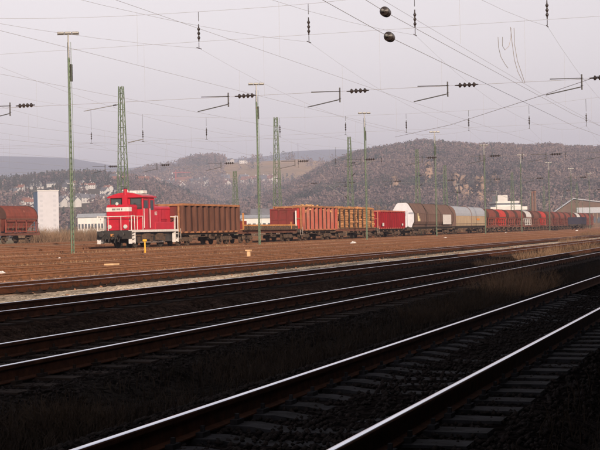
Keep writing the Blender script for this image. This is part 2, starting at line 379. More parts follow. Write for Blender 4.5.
P_A = [(160, 216), (215, 212), (260, 203), (300, 186), (325, 173), (345, 165), (365, 158), (385, 155), (405, 152), (420, 149), (450, 151), (480, 153), (500, 152), (530, 154), (555, 152), (570, 155), (600, 155), (700, 158), (900, 175)]
P_B = [(60, 200), (100, 192), (130, 177), (150, 172), (170, 169), (185, 165), (200, 162), (215, 161), (228, 163), (245, 162), (300, 159), (330, 162), (360, 166), (420, 178), (500, 190)]
P_C = [(-300, 160), (0, 156), (40, 157), (70, 158), (100, 163), (130, 168), (170, 163), (200, 161), (250, 158), (270, 156), (290, 152), (320, 150), (350, 149.5), (370, 152), (420, 158), (600, 165), (900, 170)]
P_D = [(-300, 186), (-50, 184), (0, 183), (40, 181), (60, 179), (90, 178), (130, 180), (150, 184), (180, 193), (215, 206), (250, 214), (300, 222)]
fA = hill_fn(P_A, 850, 1750, 1, drop=6); fB = hill_fn(P_B, 1500, 2700, 4, drop=5); fC = hill_fn(P_C, 3900, 5600, 8, back=.1, drop=3, rough=.02); fD = hill_fn(P_D, 750, 1700, 12, drop=5)
M_hA = mat('woodland_floor', (.11, .075, .055), (.075, .055, .045), .01, .95, c3=(.10, .10, .05))
M_hB = mat('field_slope', (.40, .25, .12), (.24, .17, .10), .006, .95, stretch=(1, 1, 3), c3=(.48, .30, .14))
M_hC = mat('far_woods_haze_blue', (.035, .05, .075), (.065, .07, .085), .01, .95, bump=0)  # blue of the distance haze is painted into the ridge colour
M_hD = mat('village_slope', (.10, .085, .05), (.075, .06, .045), .01, .95, c3=(.12, .12, .055))
hill_mesh('wooded_hill', fA, -14, 27, 840, 2600, M_hA)
hill_mesh('field_hill', fB, 2, 36, 1490, 4000, M_hB)
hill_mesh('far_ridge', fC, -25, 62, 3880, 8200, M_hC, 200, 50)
hill_mesh('village_hill', fD, 15, 58, 740, 2500, M_hD)

# woods: many bare crowns, each a loose clump of small twig-mass faces
def wood(name, f, n, a0, a1, r0, r1, size, m, keep=None, faces=16, conif=.06, seed=1, fs=.105):
    rg = np.random.default_rng(seed)
    a = np.radians(rg.uniform(a0, a1, n)); r = np.sqrt(rg.uniform(r0**2, r1**2, n))
    x = r*np.cos(a); y = r*np.sin(a)
    if keep is not None:
        k = keep(x, y, rg); x = x[k]; y = y[k]
    n = len(x); z = f(x, y)
    s = size*rg.uniform(.65, 1.3, n); con = rg.uniform(0, 1, n) < conif*(.3+2.2*(vnoise(x, y, 160, 5) > .62))
    tone = np.where(con, .04+.08*rg.uniform(0, 1, n), .25 + .5*rg.uniform(0, 1, n)**1.2 + .55*(vnoise(x, y, 70, 9)-.5) + .35*(vnoise(x, y, 260, 19)-.5))
    d = rg.normal(size=(n, faces, 3)); d /= np.linalg.norm(d, axis=-1, keepdims=True)
    d *= rg.uniform(.35, 1, (n, faces, 1))**.5
    c = np.stack([x, y, z+s*.75], -1)[:, None, :] + d*np.stack([s*.5, s*.5, s*.62], -1)[:, None, :]
    cn = con[:, None]
    hgt = rg.uniform(0, 1, (n, faces))
    c = np.where(cn[..., None], np.stack([x[:, None]+d[..., 0]*s[:, None]*.34*(1-hgt), y[:, None]+d[..., 1]*s[:, None]*.34*(1-hgt), z[:, None]+s[:, None]*(.15+1.3*hgt)], -1), c)
    t1 = rg.normal(size=(n, faces, 3)); t1 /= np.linalg.norm(t1, axis=-1, keepdims=True)
    t2 = rg.normal(size=(n, faces, 3)); t2 -= (t2*t1).sum(-1, keepdims=True)*t1; t2 /= np.linalg.norm(t2, axis=-1, keepdims=True)
    q = (s*fs)[:, None, None]*rg.uniform(.6, 1.4, (n, faces, 1))
    V = np.stack([c-t1*q, c+t2*q*.8, c+t1*q*1.1, c-t2*q*.7], 2).reshape(-1, 3)
    Fi = np.arange(len(V)).reshape(-1, 4)
    kd = np.clip(np.repeat(tone, faces) + rg.normal(0, .03, n*faces), 0, 1)
    # trunks
    return tag(np_mesh(name, V, Fi, m, cols=kd), kind='stuff')
WC = [(.03, .04, .03), (.055, .052, .045), (.115, .082, .082), (.145, .105, .10), (.17, .122, .112), (.22, .155, .13)]
M_wood1 = mat_attr('bare_wood', WC); M_wood2 = mat_attr('bare_wood_far', [(.02, .03, .022), (.06, .055, .04), (.10, .075, .06), (.14, .10, .07)])
CLEAR = [(450, 503, 176, 207), (423, 431, 163, 192), (392, 400, 178, 202)]
def keepA(x, y, rg):
    z = fA(x, y); Dv = x*fwd.x + y*fwd.y; u = (x*RT.x + y*RT.y)/Dv*F_PX + 300; v = hor(u) - (z+4-CAMZ)/Dv*F_PX; k = np.ones(len(x), bool)
    for (a_, b_, c_, d_) in CLEAR: k &= ~((u > a_) & (u < b_) & (v > c_) & (v < d_) & (vnoise(x, y, 14, 3) < .62))
    return k
wood('bare_woodland', fA, 22000, -2, 23, 860, 1800, 8.5, M_wood1, keepA, faces=66, seed=2, fs=.078)
def keepB(x, y, rg):
    z = fB(x, y); r = np.hypot(x, y); el = (z-CAMZ)/r*F_PX; n = vnoise(x, y, 120, 31)
    a = np.arctan2(y, x); left = a > az_of(226)
    field = (el > 46) & (~left)
    row = vnoise(x, y, 45, 77) > .72
    return np.where(left, (n > .25) | (el > 66), np.where(field, row & (rg.uniform(0, 1, len(x)) < .22), n > .15))
wood('mixed_woodland', fB, 16000, 5, 33, 1550, 2800, 10, M_wood1, keepB, faces=30, seed=3)
def keepD(x, y, rg): return (vnoise(x, y, 60, 41) > .45)
wood('village_trees', fD, 12000, 18, 36, 780, 1800, 6.5, M_wood1, keepD, faces=40, conif=.22, seed=4)

def hit(px, py, f, r0, r1):
    d = ray(px, py); last = None
    for r in np.linspace(r0, r1, 700):
        k = r/math.hypot(d.x, d.y); p = Vector((d.x*k, d.y*k, CAMZ+d.z*k))
        if float(f(p.x, p.y)) >= p.z: return Vector((p.x, p.y, float(f(p.x, p.y))))
    k = (r1-60)/math.hypot(d.x, d.y); return Vector((d.x*k, d.y*k, float(f(d.x*k, d.y*k))))
# rock faces of the old quarry
M_rock = mat('quarry_rock', (.32, .215, .15), (.22, .155, .12), .05, .9, stretch=(1, 1, .25), c3=(.26, .15, .11))
def rock(px0, px1, ytop, ybot, label, lean=0):
    # a broken cliff as a height sheet standing a few metres proud of the slope
    c = hit((px0+px1)/2, ybot, fA, 860, 1740)
    Dp = c.length/F_PX; wd = (px1-px0)*Dp; hg = (ybot-ytop)*Dp
    rg = np.random.default_rng(int(px0)); nu, nv = 16, 18; V = []; 
    tx = Vector((math.sin(TH), -math.cos(TH), 0)); back = Vector((math.cos(TH), math.sin(TH), 0))
    for j in range(nv):
        for i in range(nu):
            u = i/(nu-1)-.5; v = j/(nv-1)
            ww = wd*(.75+.25*math.sin(v*5+px0))*(1-.45*v)
            dep = v*hg*.55 + rg.uniform(-1, 1)*3.2 + (abs(u)*2)**3*12 + (8 if v > .95 else 0) - 9
            V.append(c + tx*(u*ww + lean*v*wd + rg.uniform(-.6, .6)) + back*dep + Vector((0, 0, v*hg + 1.5 - (abs(u)*2)**4*hg*.3*v + rg.uniform(-1, 1))))
    Fi = np.array([(j*nu+i, j*nu+i+1, (j+1)*nu+i+1, (j+1)*nu+i) for j in range(nv-1) for i in range(nu-1)])
    o = np_mesh('rock_face', np.array([tuple(p) for p in V]), Fi, M_rock)
    md = o.modifiers.new('thick', 'SOLIDIFY'); md.thickness = 3
    tag(o, label, 'rock face', 'quarry rock faces on the wooded hill')
rock(454, 461, 177, 204, 'slim pale orange rock face left of its wide twin, above the beige wagon')
rock(461.5, 466, 180, 205, 'narrowest pale rock rib between the larger faces above the beige wagon')
rock(474, 485, 180, 206, 'broad pale orange rock face above the first red hopper wagons', .1)
rock(489, 501, 176, 192, 'high short orange rock face left of the white terraced building')
rock(466, 474, 190, 205, 'low broken pinkish rock face between the taller faces above the beige wagon')
rock(424, 430, 164, 191, 'pinkish leaning scree face high above the brown covered wagon', .6)
rock(393, 399, 179, 201, 'faint brown rock face above the white wagon end')
# ---------------------------------------------------------------- rolling stock
YT = 45.5; ZT = zr(YT)
def wheelset(x, r, par, spoked=False, m=None):
    a = MB()
    for s in (-1, 1):
        a.lathe((x, s*.69, r), (0, s, 0), [(0, r+.03), (.025, r+.03), (.03, r), (.135, r), (.135, r*.82), (.09, r*.78), (.09, r*.3), (.16, r*.26), (.16, .04)], 20)
    a.tube([(x, -.7, r), (x, .7, r)], .08, 8)
    return a.build('wheelset', m or M_dark2, par)
def bogie(x, par, wb=1.8, r=.46):
    a = MB()
    for s in (-1, 1):
        y = s*1.02
        a.box((x, y, .62), (wb+.5, .1, .14)); a.box((x, y, .48), (.7, .12, .22))
        for q in (-1, 1):
            a.box((x+q*wb/2, y, r), (.3, .2, .3)); a.lathe((x+q*wb/2, y+s*.08, r), (0, s, 0), [(0, .13), (.1, .13), (.12, .09)], 10)
            for e in (-1, 1): a.tube([(x+q*wb/2+e*.24, y, r-.06), (x+q*wb/2+e*.24, y, r+.2)], .065, 8)
    a.box((x, 0, .62), (.4, 2.0, .25))
    b = a.build('bogie', M_dark2, par)
    for q in (-1, 1): wheelset(x+q*wb/2, r, b)
    return b
def buffers(xe, sgn, par, m=None):
    for s in (-1, 1):
        a = MB(); a.lathe((xe, s*.875, 1.06), (sgn, 0, 0), [(0, .14), (.03, .14), (.03, .10), (.3, .10), (.3, .075), (.5, .075), (.52, .21), (.57, .225), (.6, .19)], 16)
        a.build('buffer', m or M_dark, par)
    a = MB(); a.tube([(xe, 0, 1.0), (xe+sgn*.25, 0, 1.0), (xe+sgn*.4, 0, .9), (xe+sgn*.42, 0, .65)], .035, 6); a.tube([(xe, .3, .95), (xe+sgn*.15, .32, .7), (xe+sgn*.1, .34, .5)], .03, 6)
    a.tube([(xe, -.3, .95), (xe+sgn*.15, -.32, .7), (xe+sgn*.1, -.34, .5)], .03, 6)
    a.build('coupling', M_dark, par)
def underframe(L, par, z=1.0, m=None, gear=True):
    a = MB()
    for s in (-1, 1):
        a.box((0, s*1.2, z), (L, .09, .26)); a.box((0, s*1.2, z+.13), (L, .16, .03)); a.box((0, s*1.2, z-.13), (L, .16, .03))
        a.box((s*(L/2-.05), 0, z), (.12, 2.7, .3))
    for k in range(int(L/1.5)): a.box((-L/2+.8+k*1.5, 0, z), (.12, 2.4, .2))
    u = a.build('underframe', m or M_dark, par)
    if gear:
        b = MB(); b.lathe((-L*.12, .5, .75), (1, 0, 0), [(0, .02), (.05, .2), (.9, .2), (.95, .02)], 12)
        b.box((L*.13, -.8, .72), (.7, .4, .45)); b.tube([(-L*.25, -1.1, .7), (L*.25, -1.1, .7)], .03, 5); b.tube([(0, -1.15, .85), (0, -1.3, .6)], .02, 5)
        b.lathe((.2, -1.28, .72), (0, -1, 0), [(0, .22), (.03, .22), (.04, .18)], 16)
        b.build('brake_gear', M_dark2, u)
    return u
def handrail(name, pts, par, r=.025, m=None):
    a = MB(); a.tube(pts, r, 6); return a.build(name, m or M_white, par)

# --- red diesel shunter
def loco():
    X0 = 93.1 - .0; cx = 93.1+4.6
    t = thing('shunting_locomotive', (cx, YT, ZT), 'bright red diesel shunting locomotive with white front stripe at the head of the goods train', 'locomotive')
    L = 9.2; h = L/2
    f = MB(); f.b2(-h, h, -1.5, 1.5, 1.22, 1.34)
    for s in (-1, 1): f.b2(-h+.3, h-.3, s*1.02-.06, s*1.02+.06, .42, 1.22)
    f.b2(-h+1.2, h-1.2, -.9, .9, .8, 1.22)
    fr = f.build('frame', M_black, t, bevel=.015)
    e = MB(); e.b2(-h-.01, h+.01, -1.53, -1.502, 1.19, 1.37); e.b2(-h-.01, h+.01, 1.502, 1.53, 1.19, 1.37); e.build('running_board_edge', M_white, fr)
    for s in (-1, 1):
        b = MB(); b.box((s*(h+.02), 0, 1.0), (.1, 3.0, .62)); b.build('buffer_beam', M_black, t, bevel=.02); buffers(s*(h+.07), s, t, M_black)
        for y in (-1.36, 1.36):
            a = MB(); a.box((s*(h-.3), y, .72), (.62, .28, .04)); a.box((s*(h-.3), y, .42), (.62, .28, .04)); a.box((s*(h-.3), y, 1.0), (.62, .28, .04))
            a.box((s*(h-.0), y, .84), (.03, .3, 1.0)); a.box((s*(h-.62), y, .84), (.03, .3, 1.0)); a.build('corner_steps', M_white, t)
            handrail('grab_rail', [(s*(h+.02), y*1.08, 1.0), (s*(h+.02), y*1.08, 2.45), (s*(h-.55), y*1.08, 2.45), (s*(h-.62), y*1.08, 1.3)], t, .03)
    # wheels, rods
    for x in (-2.55, -.15, 2.4):
        o = wheelset(x, .62, t, m=M_dark)
    rd = MB()
    for y in (-1.12, 1.12):
        rd.box((-.08, y, .42), (5.1, .06, .12))
        for x in (-2.55, -.15, 2.4, 1.1): rd.lathe((x, y-.06, .46), (0, 1, 0), [(0, .13), (.12, .13)], 10)
    rd.build('coupling_rod', M_steel, t)
    for y in (-1.12, 1.12):
        for x in (-2.55, -.15, 2.4):
            MB().box((x, y, .95), (.9, .08, .14)).build('leaf_spring', M_dark2, t); MB().box((x, y, .62), (.3, .16, .42)).build('axle_box', M_dark2, t)
        MB().box((1.2, y*1.12, .8), (.8, .35, .55)).build('battery_box', M_dark2, t); MB().box((-1.4, y*1.12, .85), (.9, .35, .45)).build('battery_box', M_dark2, t)
    # short front hood
    def hood(x0, x1, w_, top, name):
        r = .16
        pr = [(-w_, 1.35), (w_, 1.35), (w_, top-r), (w_-r*.3, top-r*.3), (w_-r, top), (-w_+r, top), (-w_+r*.3, top-r*.3), (-w_, top-r)]
        return MB().prism(pr, x0, x1).build(name, M_red, t, bevel=.02)
    fh = hood(-h+.62, -h+2.25, .96, 3.3, 'front_hood')
    a = MB(); a.b2(-h+.602, -h+.618, -.97, .97, 2.78, 3.1)
    for s in (-1, 1): a.b2(-h+.61, -h+1.15, s*.972-.006, s*.972+.006, 2.78, 3.1)
    stp = a.build('front_stripe', M_white, fh)
    a = MB()
    for k, ww in enumerate([.09, .09, .09, 0, .09, .09, .09, 0, .09]):
        if ww: a.box((-h+.594, .42-k*.1, 2.94), (.008, .06, .14))
    a.build('running_number', M_black, stp)
    a = MB(); a.b2(-h+.605, -h+.62, -.62, .62, 1.55, 2.6); [a.b2(-h+.58, -h+.606, -.6, .6, 1.6+k*.11, 1.64+k*.11) for k in range(9)]
    a.build('radiator_grille', M_red, fh)
    for y in (-.68, .68):
        a = MB(); a.lathe((-h+.62, y, 1.62), (-1, 0, 0), [(0, .16), (.12, .16), (.14, .12), (.15, .02)], 14); hl = a.build('headlight', M_grey, fh)
    a = MB(); a.lathe((-h+.62, 0, 3.36), (-1, 0, 0), [(0, .11), (.12, .12), (.13, .02)], 12); a.build('headlight', M_grey, fh)
    jt = mat('red_dark_joint', (.12, .006, .012)); a = MB()
    for s in (-1, 1):
        for k in range(3): a.b2(-h+.85+k*.5, -h+.865+k*.5, min(s*.955, s*.972), max(s*.955, s*.972), 1.45, 2.7)
    a.build('hood_door_joints', jt, fh)
    a = MB(); [a.tube([(-h+.75+k*.5, -.98, 2.0), (-h+.75+k*.5, -.98, 2.2)], .018, 5) for k in range(3)]; a.build('door_handles', M_steel, fh)
    # cab
    c0, c1 = -h+2.25, -h+4.55; W = 1.44; top = 3.98
    a = MB(); pr = [(-W, 1.35), (W, 1.35), (W, 3.75), (W-.12, 3.98), (-W+.12, 3.98), (-W, 3.75)]
    a.prism(pr, c0, c1); cab = a.build('cab', M_red, t, bevel=.03)
    a = MB(); r = []
    for k in range(11):
        y = -W-.12 + (2*W+.24)*k/10; r.append((y, 3.93 + .32*math.cos((y)/(W+.12)*math.pi/2)))
    pr = [(W+.12, 3.84), (-W-.12, 3.84)] + r
    a.prism(pr, c0-.22, c1+.15); roof = a.build('cab_roof', M_red, cab)
    a = MB(); a.prism([(y*.93, z+.022) for y, z in r[::-1]] + [(y*.93, z+.003) for y, z in r], c0-.05, c1+.02); a.build('roof_top', M_grey, roof)
    for s in (-1, 1):      # end windows, front and rear, and the side window and door
        for (xx, sg) in ((c0, -1), (c1, 1)):
            if sg == 1: z0, z1 = 3.42, 3.8
            else: z0, z1 = 3.0, 3.74
            y0, y1 = s*.42, s*1.3
            a = MB(); a.b2(xx+sg*.004, xx+sg*.02, min(y0, y1), max(y0, y1), z0, z1); gl = a.build('end_window', M_glass, cab)
            a = MB(); yl, yh = min(y0, y1), max(y0, y1)
            for (p, q, u, v) in ((yl-.05, yh+.05, z0-.05, z0), (yl-.05, yh+.05, z1, z1+.05), (yl-.05, yl, z0, z1), (yh, yh+.05, z0, z1)):
                a.b2(xx+sg*.002, xx+sg*.045, p, q, u, v)
            a.build('window_frame', M_black, gl)
        y = s*(W+.006)
        a = MB(); a.b2(c0+1.45, c0+2.05, y-.008, y+.008, 2.9, 3.65); gl = a.build('side_window', M_glass, cab)
        a = MB(); a.b2(c0+.25, c0+.95, y-.008, y+.008, 3.0, 3.62); a.build('door_window', M_glass, cab)
        a = MB()
        for p in (c0+.14, c0+1.06): a.b2(p, p+.03, y-.012, y+.012, 1.4, 3.72)
        a.b2(c0+.14, c0+1.09, y-.012, y+.012, 3.72, 3.75); a.build('door', M_black, cab)
        handrail('cab_handrail', [(c0+.05, y*1.05, 1.5), (c0+.05, y*1.05, 3.0)], cab, .028); handrail('cab_handrail', [(c0+1.2, y*1.05, 1.5), (c0+1.2, y*1.05, 3.0)], cab, .028)
    a = MB(); a.tube([(c0-.12, .0, 3.2), (c0-.12, 0, 4.5)], .16, 10); a.b2(c0-.3, c0+.05, -.22, .22, 3.1, 4.05); a.build('exhaust_stack', M_red, cab)
    a = MB(); a.tube([(c0-.12, 0, 4.5), (c0-.12, 0, 4.62)], .12, 10); a.build('stack_cap', M_black, cab)
    a = MB(); a.lathe((c0+1.0, .5, 4.32), (-1, 0, .1), [(0, .04), (.3, .05), (.45, .13)], 10); a.lathe((c0+1.0, .2, 4.34), (-1, 0, .1), [(0, .04), (.3, .05), (.4, .11)], 10); a.build('horn', M_white, cab)
    a = MB(); a.b2(c0+1.3, c0+2.1, -.9, .3, 4.18, 4.42); a.b2(c0+.4, c0+.8, -.7, -.4, 4.15, 4.38); a.build('roof_box', M_white, cab, bevel=.03)
    a = MB(); a.tube([(c0+.7, -.9, 4.1), (c0+.7, -.9, 4.75)], .012, 5); a.build('aerial', M_black, cab)
    # long rear hood
    x0, x1 = c1, h-.55
    lh = hood(x0, x1, 1.02, 3.22, 'rear_hood')
    a = MB()
    for k in range(5):
        a.b2(x0+.15+k*.72, x0+.165+k*.72, -1.03, -1.018, 1.45, 2.95)
    a.b2(x0, x1, -1.03, -1.018, 2.95, 2.965); [a.b2(x0+2.2, x0+3.4, -1.035, -1.02, 1.6+.08*k, 1.63+.08*k) for k in range(8)]
    a.build('hood_door_joints', mat('red_dark_joint', (.2, .01, .02)), lh)
    a = MB(); a.b2(x0+.8, x0+1.6, -.5, .5, 3.22, 3.34); a.lathe((x0+2.7, 0, 3.2), (0, 0, 1), [(0, .5), (.12, .5), (.14, .1)], 16); a.build('roof_vent', M_redw_dark, lh)
    cu = bpy.data.curves.new('num', 'FONT'); cu.body = '363'; cu.size = .42; cu.extrude = .004
    tx = bpy.data.objects.new('num', cu); col.objects.link(tx)
    dg = bpy.context.evaluated_depsgraph_get(); me = bpy.data.meshes.new_from_object(tx.evaluated_get(dg)); bpy.data.objects.remove(tx)
    me.materials.clear(); me.materials.append(M_white); o = bpy.data.objects.new('side_number', me); col.objects.link(o); o.parent = lh
    o.location = (x0+.75, -1.04, 2.5); o.rotation_euler = (math.pi/2, 0, 0)
    # side tanks and railings
    for s in (-1, 1):
        a = MB(); a.b2(x0+.1, x1-.1, s*1.24-.2, s*1.24+.2, 1.36, 1.95); a.build('side_tank', M_red, t, bevel=.03)
        y = s*1.46
        for (q0, q1, n) in ((-h+.05, c0-.1, 3), (x1-.2, h-.02, 2)):
            a = MB(); a.tube([(q0, y, 2.4), (q1, y, 2.4)], .025, 6)
            for k in range(n): q = q0+(q1-q0)*k/(n-1); a.tube([(q, y, 1.35), (q, y, 2.4)], .022, 6)
            a.build('side_railing', M_white, t)
    for s in (-1, 1):
        x = s*(h-.03); a = MB(); a.tube([(x, -1.46, 2.4), (x, 1.46, 2.4)], .028, 6)
        for y in (-1.46, -.55, .55, 1.46): a.tube([(x, y, 1.3), (x, y, 2.4)], .025, 6)
        a.build('front_railing' if s < 0 else 'rear_railing', M_white, t)
    a = MB()
    for (y, z, q) in ((-.55, .62, .12), (.35, .6, .1), (.62, .7, .1), (-.2, .55, .08)): a.tube([(-h-.1, y, 1.0), (-h-.3, y, .85), (-h-.32, y+.05, z-.1), (-h-.12, y+.08, z-.2)], .035, 6)
    a.build('brake_hose', M_black, t)
    a = MB(); a.box((-h-.2, .12, 1.0), (.25, .16, .2)); a.build('draw_hook', M_orange, t)
    return t
lk = loco(); lk.scale = (.93, .94, .98); lk.location.x = 97.9

def gondola(xa, xb, h, nrib, m, mrim, label, mend=None, mrib=None, zb=1.18, mpan=None):
    L = xb-xa-1.2; t = thing('open_wagon', ((xa+xb)/2, YT, ZT), label, 'goods wagon', 'wagons of the goods train')
    underframe(L, t); x = L/2
    for s in (-1, 1): bogie(s*(x-1.9), t); buffers(s*x, s, t)
    a = MB(); a.b2(-x, x, -1.4, 1.4, zb-.03, zb+.05); a.build('floor', M_dark2, t)
    mrib = mrib or m
    for s in (-1, 1):
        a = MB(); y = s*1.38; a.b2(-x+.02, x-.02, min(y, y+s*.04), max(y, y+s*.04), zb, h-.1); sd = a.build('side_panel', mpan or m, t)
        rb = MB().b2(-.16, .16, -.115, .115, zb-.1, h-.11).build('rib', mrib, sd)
        for k in range(nrib+1):
            if k: rb = rb.copy(); col.objects.link(rb); rb.parent = sd
            rb.location = (-x + .17 + (2*x-.34)*k/nrib, y+s*.16, 0)
        a = MB(); a.b2(-x, x, min(y-s*.03, y+s*.30), max(y-s*.03, y+s*.30), h-.1, h+.06); a.b2(-x, x, min(y+s*.03, y+s*.15), max(y+s*.03, y+s*.15), zb-.17, zb-.015)
        a.build('top_rail', mrim, sd)
        a = MB(); q = s*(x-.02); a.b2(min(q, q-s*.05), max(q, q-s*.05), -1.37, 1.37, zb+.01, h-.12); ed = a.build('end_wall', mend or m, t)
        a = MB()
        for yy in (-1.3, -.45, .45, 1.3): a.b2(min(q+s*.003, q+s*.13), max(q+s*.003, q+s*.13), yy-.07, yy+.07, zb-.05, h-.12)
        a.b2(min(q-s*.06, q+s*.15), max(q-s*.06, q+s*.15), -1.43, 1.43, h-.115, h+.045); a.b2(min(q+s*.003, q+s*.1), max(q+s*.003, q+s*.1), -1.4, 1.4, 2.2, 2.3)
        a.build('end_posts', mend and mrim or m, ed)
    a = MB()
    for s in (-1, 1):
        a.tube([(-x-.04, s*1.2, .6), (-x-.04, s*1.2, 1.4)], .02, 5); a.tube([(-x-.04, s*1.45, .6), (-x-.04, s*1.45, 1.4)], .02, 5); a.box((-x-.02, s*1.33, .6), (.3, .3, .03))
    a.build('shunter_steps', M_steel, t)
    if mpan is M_redw_dark:
      a = MB(); a.b2(-x+.75, -x+1.5, -1.70, -1.685, 1.35, 1.75); a.b2(x-1.9, x-1.3, -1.70, -1.685, 1.4, 1.65); a.build('side_plates', M_white if mpan is M_redw_dark else M_black, t)
    return t, x
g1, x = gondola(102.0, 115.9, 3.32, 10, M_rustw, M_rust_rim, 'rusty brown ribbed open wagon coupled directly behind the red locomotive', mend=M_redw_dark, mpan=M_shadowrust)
# flat wagon
xa, xb = 116.0, 132.6
t = thing('flat_wagon', ((xa+xb)/2, YT, ZT), 'low flat wagon with stakes and a dark red bulkhead at its far end', 'goods wagon', 'wagons of the goods train')
L = xb-xa-1.2; x = L/2; underframe(L, t, m=M_rustw)
for s in (-1, 1): bogie(s*(x-2.0), t); buffers(s*x, s, t)
a = MB(); a.b2(-x, x, -1.4, 1.4, 1.17, 1.24); a.build('deck', M_plank, t)
a = MB(); a.b2(-x+.1, x-.1, -1.52, -1.44, 1.14, 1.22); a.b2(-x+.1, x-.1, 1.44, 1.52, 1.14, 1.22)
for k in range(22):
    q = -x+.4+k*(2*x-.8)/21
    for s in (-1, 1): a.b2(q-.18, q+.18, min(s*1.42, s*1.53), max(s*1.42, s*1.53), 1.241, 1.52)
a.build('stake_pockets', M_dark2, t)
for s in (-1, 1):
    a = MB(); a.b2(-x+.1, x-.1, min(s*1.35, s*1.4), max(s*1.35, s*1.4), 1.53, 1.66); a.build('side_rail', M_orange, t)
for q, hh, mm in ((-x+.1, 2.75, M_orange), (-x+.1, 2.5, M_orange)):
    pass
for (q, y, hh, mm) in ((-x+.12, -1.42, 2.7, M_orange), (-x+.12, 1.42, 2.7, M_white), (x-2.0, -1.42, 1.9, M_orange), (x-.5, -1.42, 3.0, M_white), (x-3.4, 1.42, 3.2, M_white)):
    a = MB(); a.b2(q-.07, q+.07, y-.06, y+.06, 1.2, hh); a.build('stake', mm, t)
a = MB(); a.b2(-x+.02, -x+.1, -1.34, 1.34, 1.245, 1.75); a.build('end_board', M_redw_dark, t)
a = MB(); a.b2(-x+1.2, -x+1.3, -1.3, 1.3, 1.245, 2.0); a.build('end_board', M_redw_dark, t)
a = MB(); a.b2(x-.14, x-.06, -1.25, 1.3, 1.245, 3.1); bk = a.build('bulkhead', M_redw_dark, t)
a = MB()
for y in (-1.3, -.4, .5, 1.35): a.b2(x-.2, x-.02, y-.06, y+.06, 1.245, 3.2)
a.b2(x-.22, x-.04, -1.38, 1.42, 3.1, 3.24); a.b2(x-.19, x-.142, -1.3, 1.35, 2.1, 2.2); a.build('bulkhead_frame', M_redw_dark, bk)

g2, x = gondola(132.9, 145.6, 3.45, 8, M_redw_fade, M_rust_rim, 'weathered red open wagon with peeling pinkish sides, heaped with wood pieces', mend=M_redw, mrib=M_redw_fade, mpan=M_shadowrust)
def heap(par, x, z, hgt, n, m, name, size=.3, seed=3):
    rg = random.Random(seed); a = MB()
    for k in range(n):
        q = rg.uniform(-x+.3, x-.3); y = rg.uniform(-1.25, 1.25); zz = z + (hgt*(1-(abs(y)/1.4)**2)*(1-(abs(q)/x)**4))*rg.uniform(.3, 1)
        l = rg.uniform(.5, 1.6)*size*2
        a.box((q, y, zz), (l, size*rg.uniform(.3, .7), size*rg.uniform(.3, .7)), rg.uniform(0, 3.1), rg.uniform(-.4, .4), rg.uniform(-.4, .4))
    o = a.build(name, m); return o
o = heap(None, x, 2.9, .75, 420, M_chips, 'wood_pieces', .32); o.location = g2.location
tag(o, 'heap of loose brown wood pieces filling the weathered red open wagon', 'wood load', kind='stuff')

# timber wagon and its logs
xa, xb = 145.9, 161.9
t = thing('timber_wagon', ((xa+xb)/2, YT, ZT), 'long stake wagon carrying columns of stacked orange-brown logs', 'goods wagon', 'wagons of the goods train')
L = xb-xa-1.2; x = L/2; underframe(L, t, m=M_rustw); tw = t
for s in (-1, 1): bogie(s*(x-2.0), t); buffers(s*x, s, t)
a = MB(); a.b2(-x, x, -1.4, 1.4, 1.17, 1.24); a.build('deck', M_plank, t)
nc = 8; pitch = (2*x-.2)/nc
for k in range(nc):
    for q in (0,):
        for s in (-1, 1):
            a = MB(); xx = -x+.1+pitch*k; a.b2(xx-.05, xx+.05, s*1.44-.05, s*1.44+.05, 1.2, 3.35); a.build('stake', M_dark, t)
a = MB(); a.tube([(-.5, 0, 0), (.5, 0, 0)], .5, 9); LM = None
log_me = []
for v in range(4):
    a = MB(); rg = random.Random(v); n = 9; prof = [(-.5, .5), (-.49, .52), (0, .49+.03*v/4), (.49, .5), (.5, .47)]
    a.lathe((0, 0, 0), (1, 0, 0), prof, n); ob = a.build('log', M_log, None, smooth=False); log_me.append(ob.data); bpy.data.objects.remove(ob)
rg = random.Random(5); nlog = 0
for k in range(nc):
    x0 = (xa+xb)/2 - x + .1 + pitch*(k+.5); rows = 9
    for j in range(rows):
        ycols = list(np.arange(-1.22, 1.3, .305)) if j == rows-1 else [-1.22]
        for n_, yy in enumerate(ycols):
            d = rg.uniform(.24, .34); lo = bpy.data.objects.new('log', rg.choice(log_me)); col.objects.link(lo); nlog += 1
            lo.location = (x0+rg.uniform(-.1, .1), YT+yy+rg.uniform(-.09, .05), ZT+1.24+.14+j*.25+rg.uniform(-.02, .02) + (rg.uniform(0, .12) if j == rows-1 else 0)); lo.scale = (pitch*.80*rg.uniform(.88, 1.1), d, d)
            lo.rotation_euler = (rg.uniform(0, 6), rg.uniform(-.03, .03), rg.uniform(-.04, .04))
            W_ = ['first', 'second', 'third', 'fourth', 'fifth', 'sixth', 'seventh', 'eighth', 'ninth']
            lb = 'orange-brown log, %s from the bottom in the %s stack of the log load' % (W_[j], W_[k]) if j < rows-1 else 'top-layer log, %s from the near side, on the %s stack of the log load' % (W_[n_], W_[k])
            tag(lo, lb, 'log', 'logs stacked on the stake wagon')
    a = MB(); a.b2(-pitch*.36, pitch*.36, -1.1, 1.3, 1.25, 1.24+.25*8); oo = a.build('log_core', M_log); oo.location = (x0, YT, ZT)
    oo.name = 'log_stack'; tag(oo, 'inner logs of the %s stack from the left on the stake wagon' % W_[k], 'logs', kind='stuff')

g3, x = gondola(162.2, 175.6, 3.2, 11, M_redw2, M_redw_fade, 'deep red ribbed open wagon between the log load and the white wagon end', mend=M_redw2, mpan=M_redw_dark)

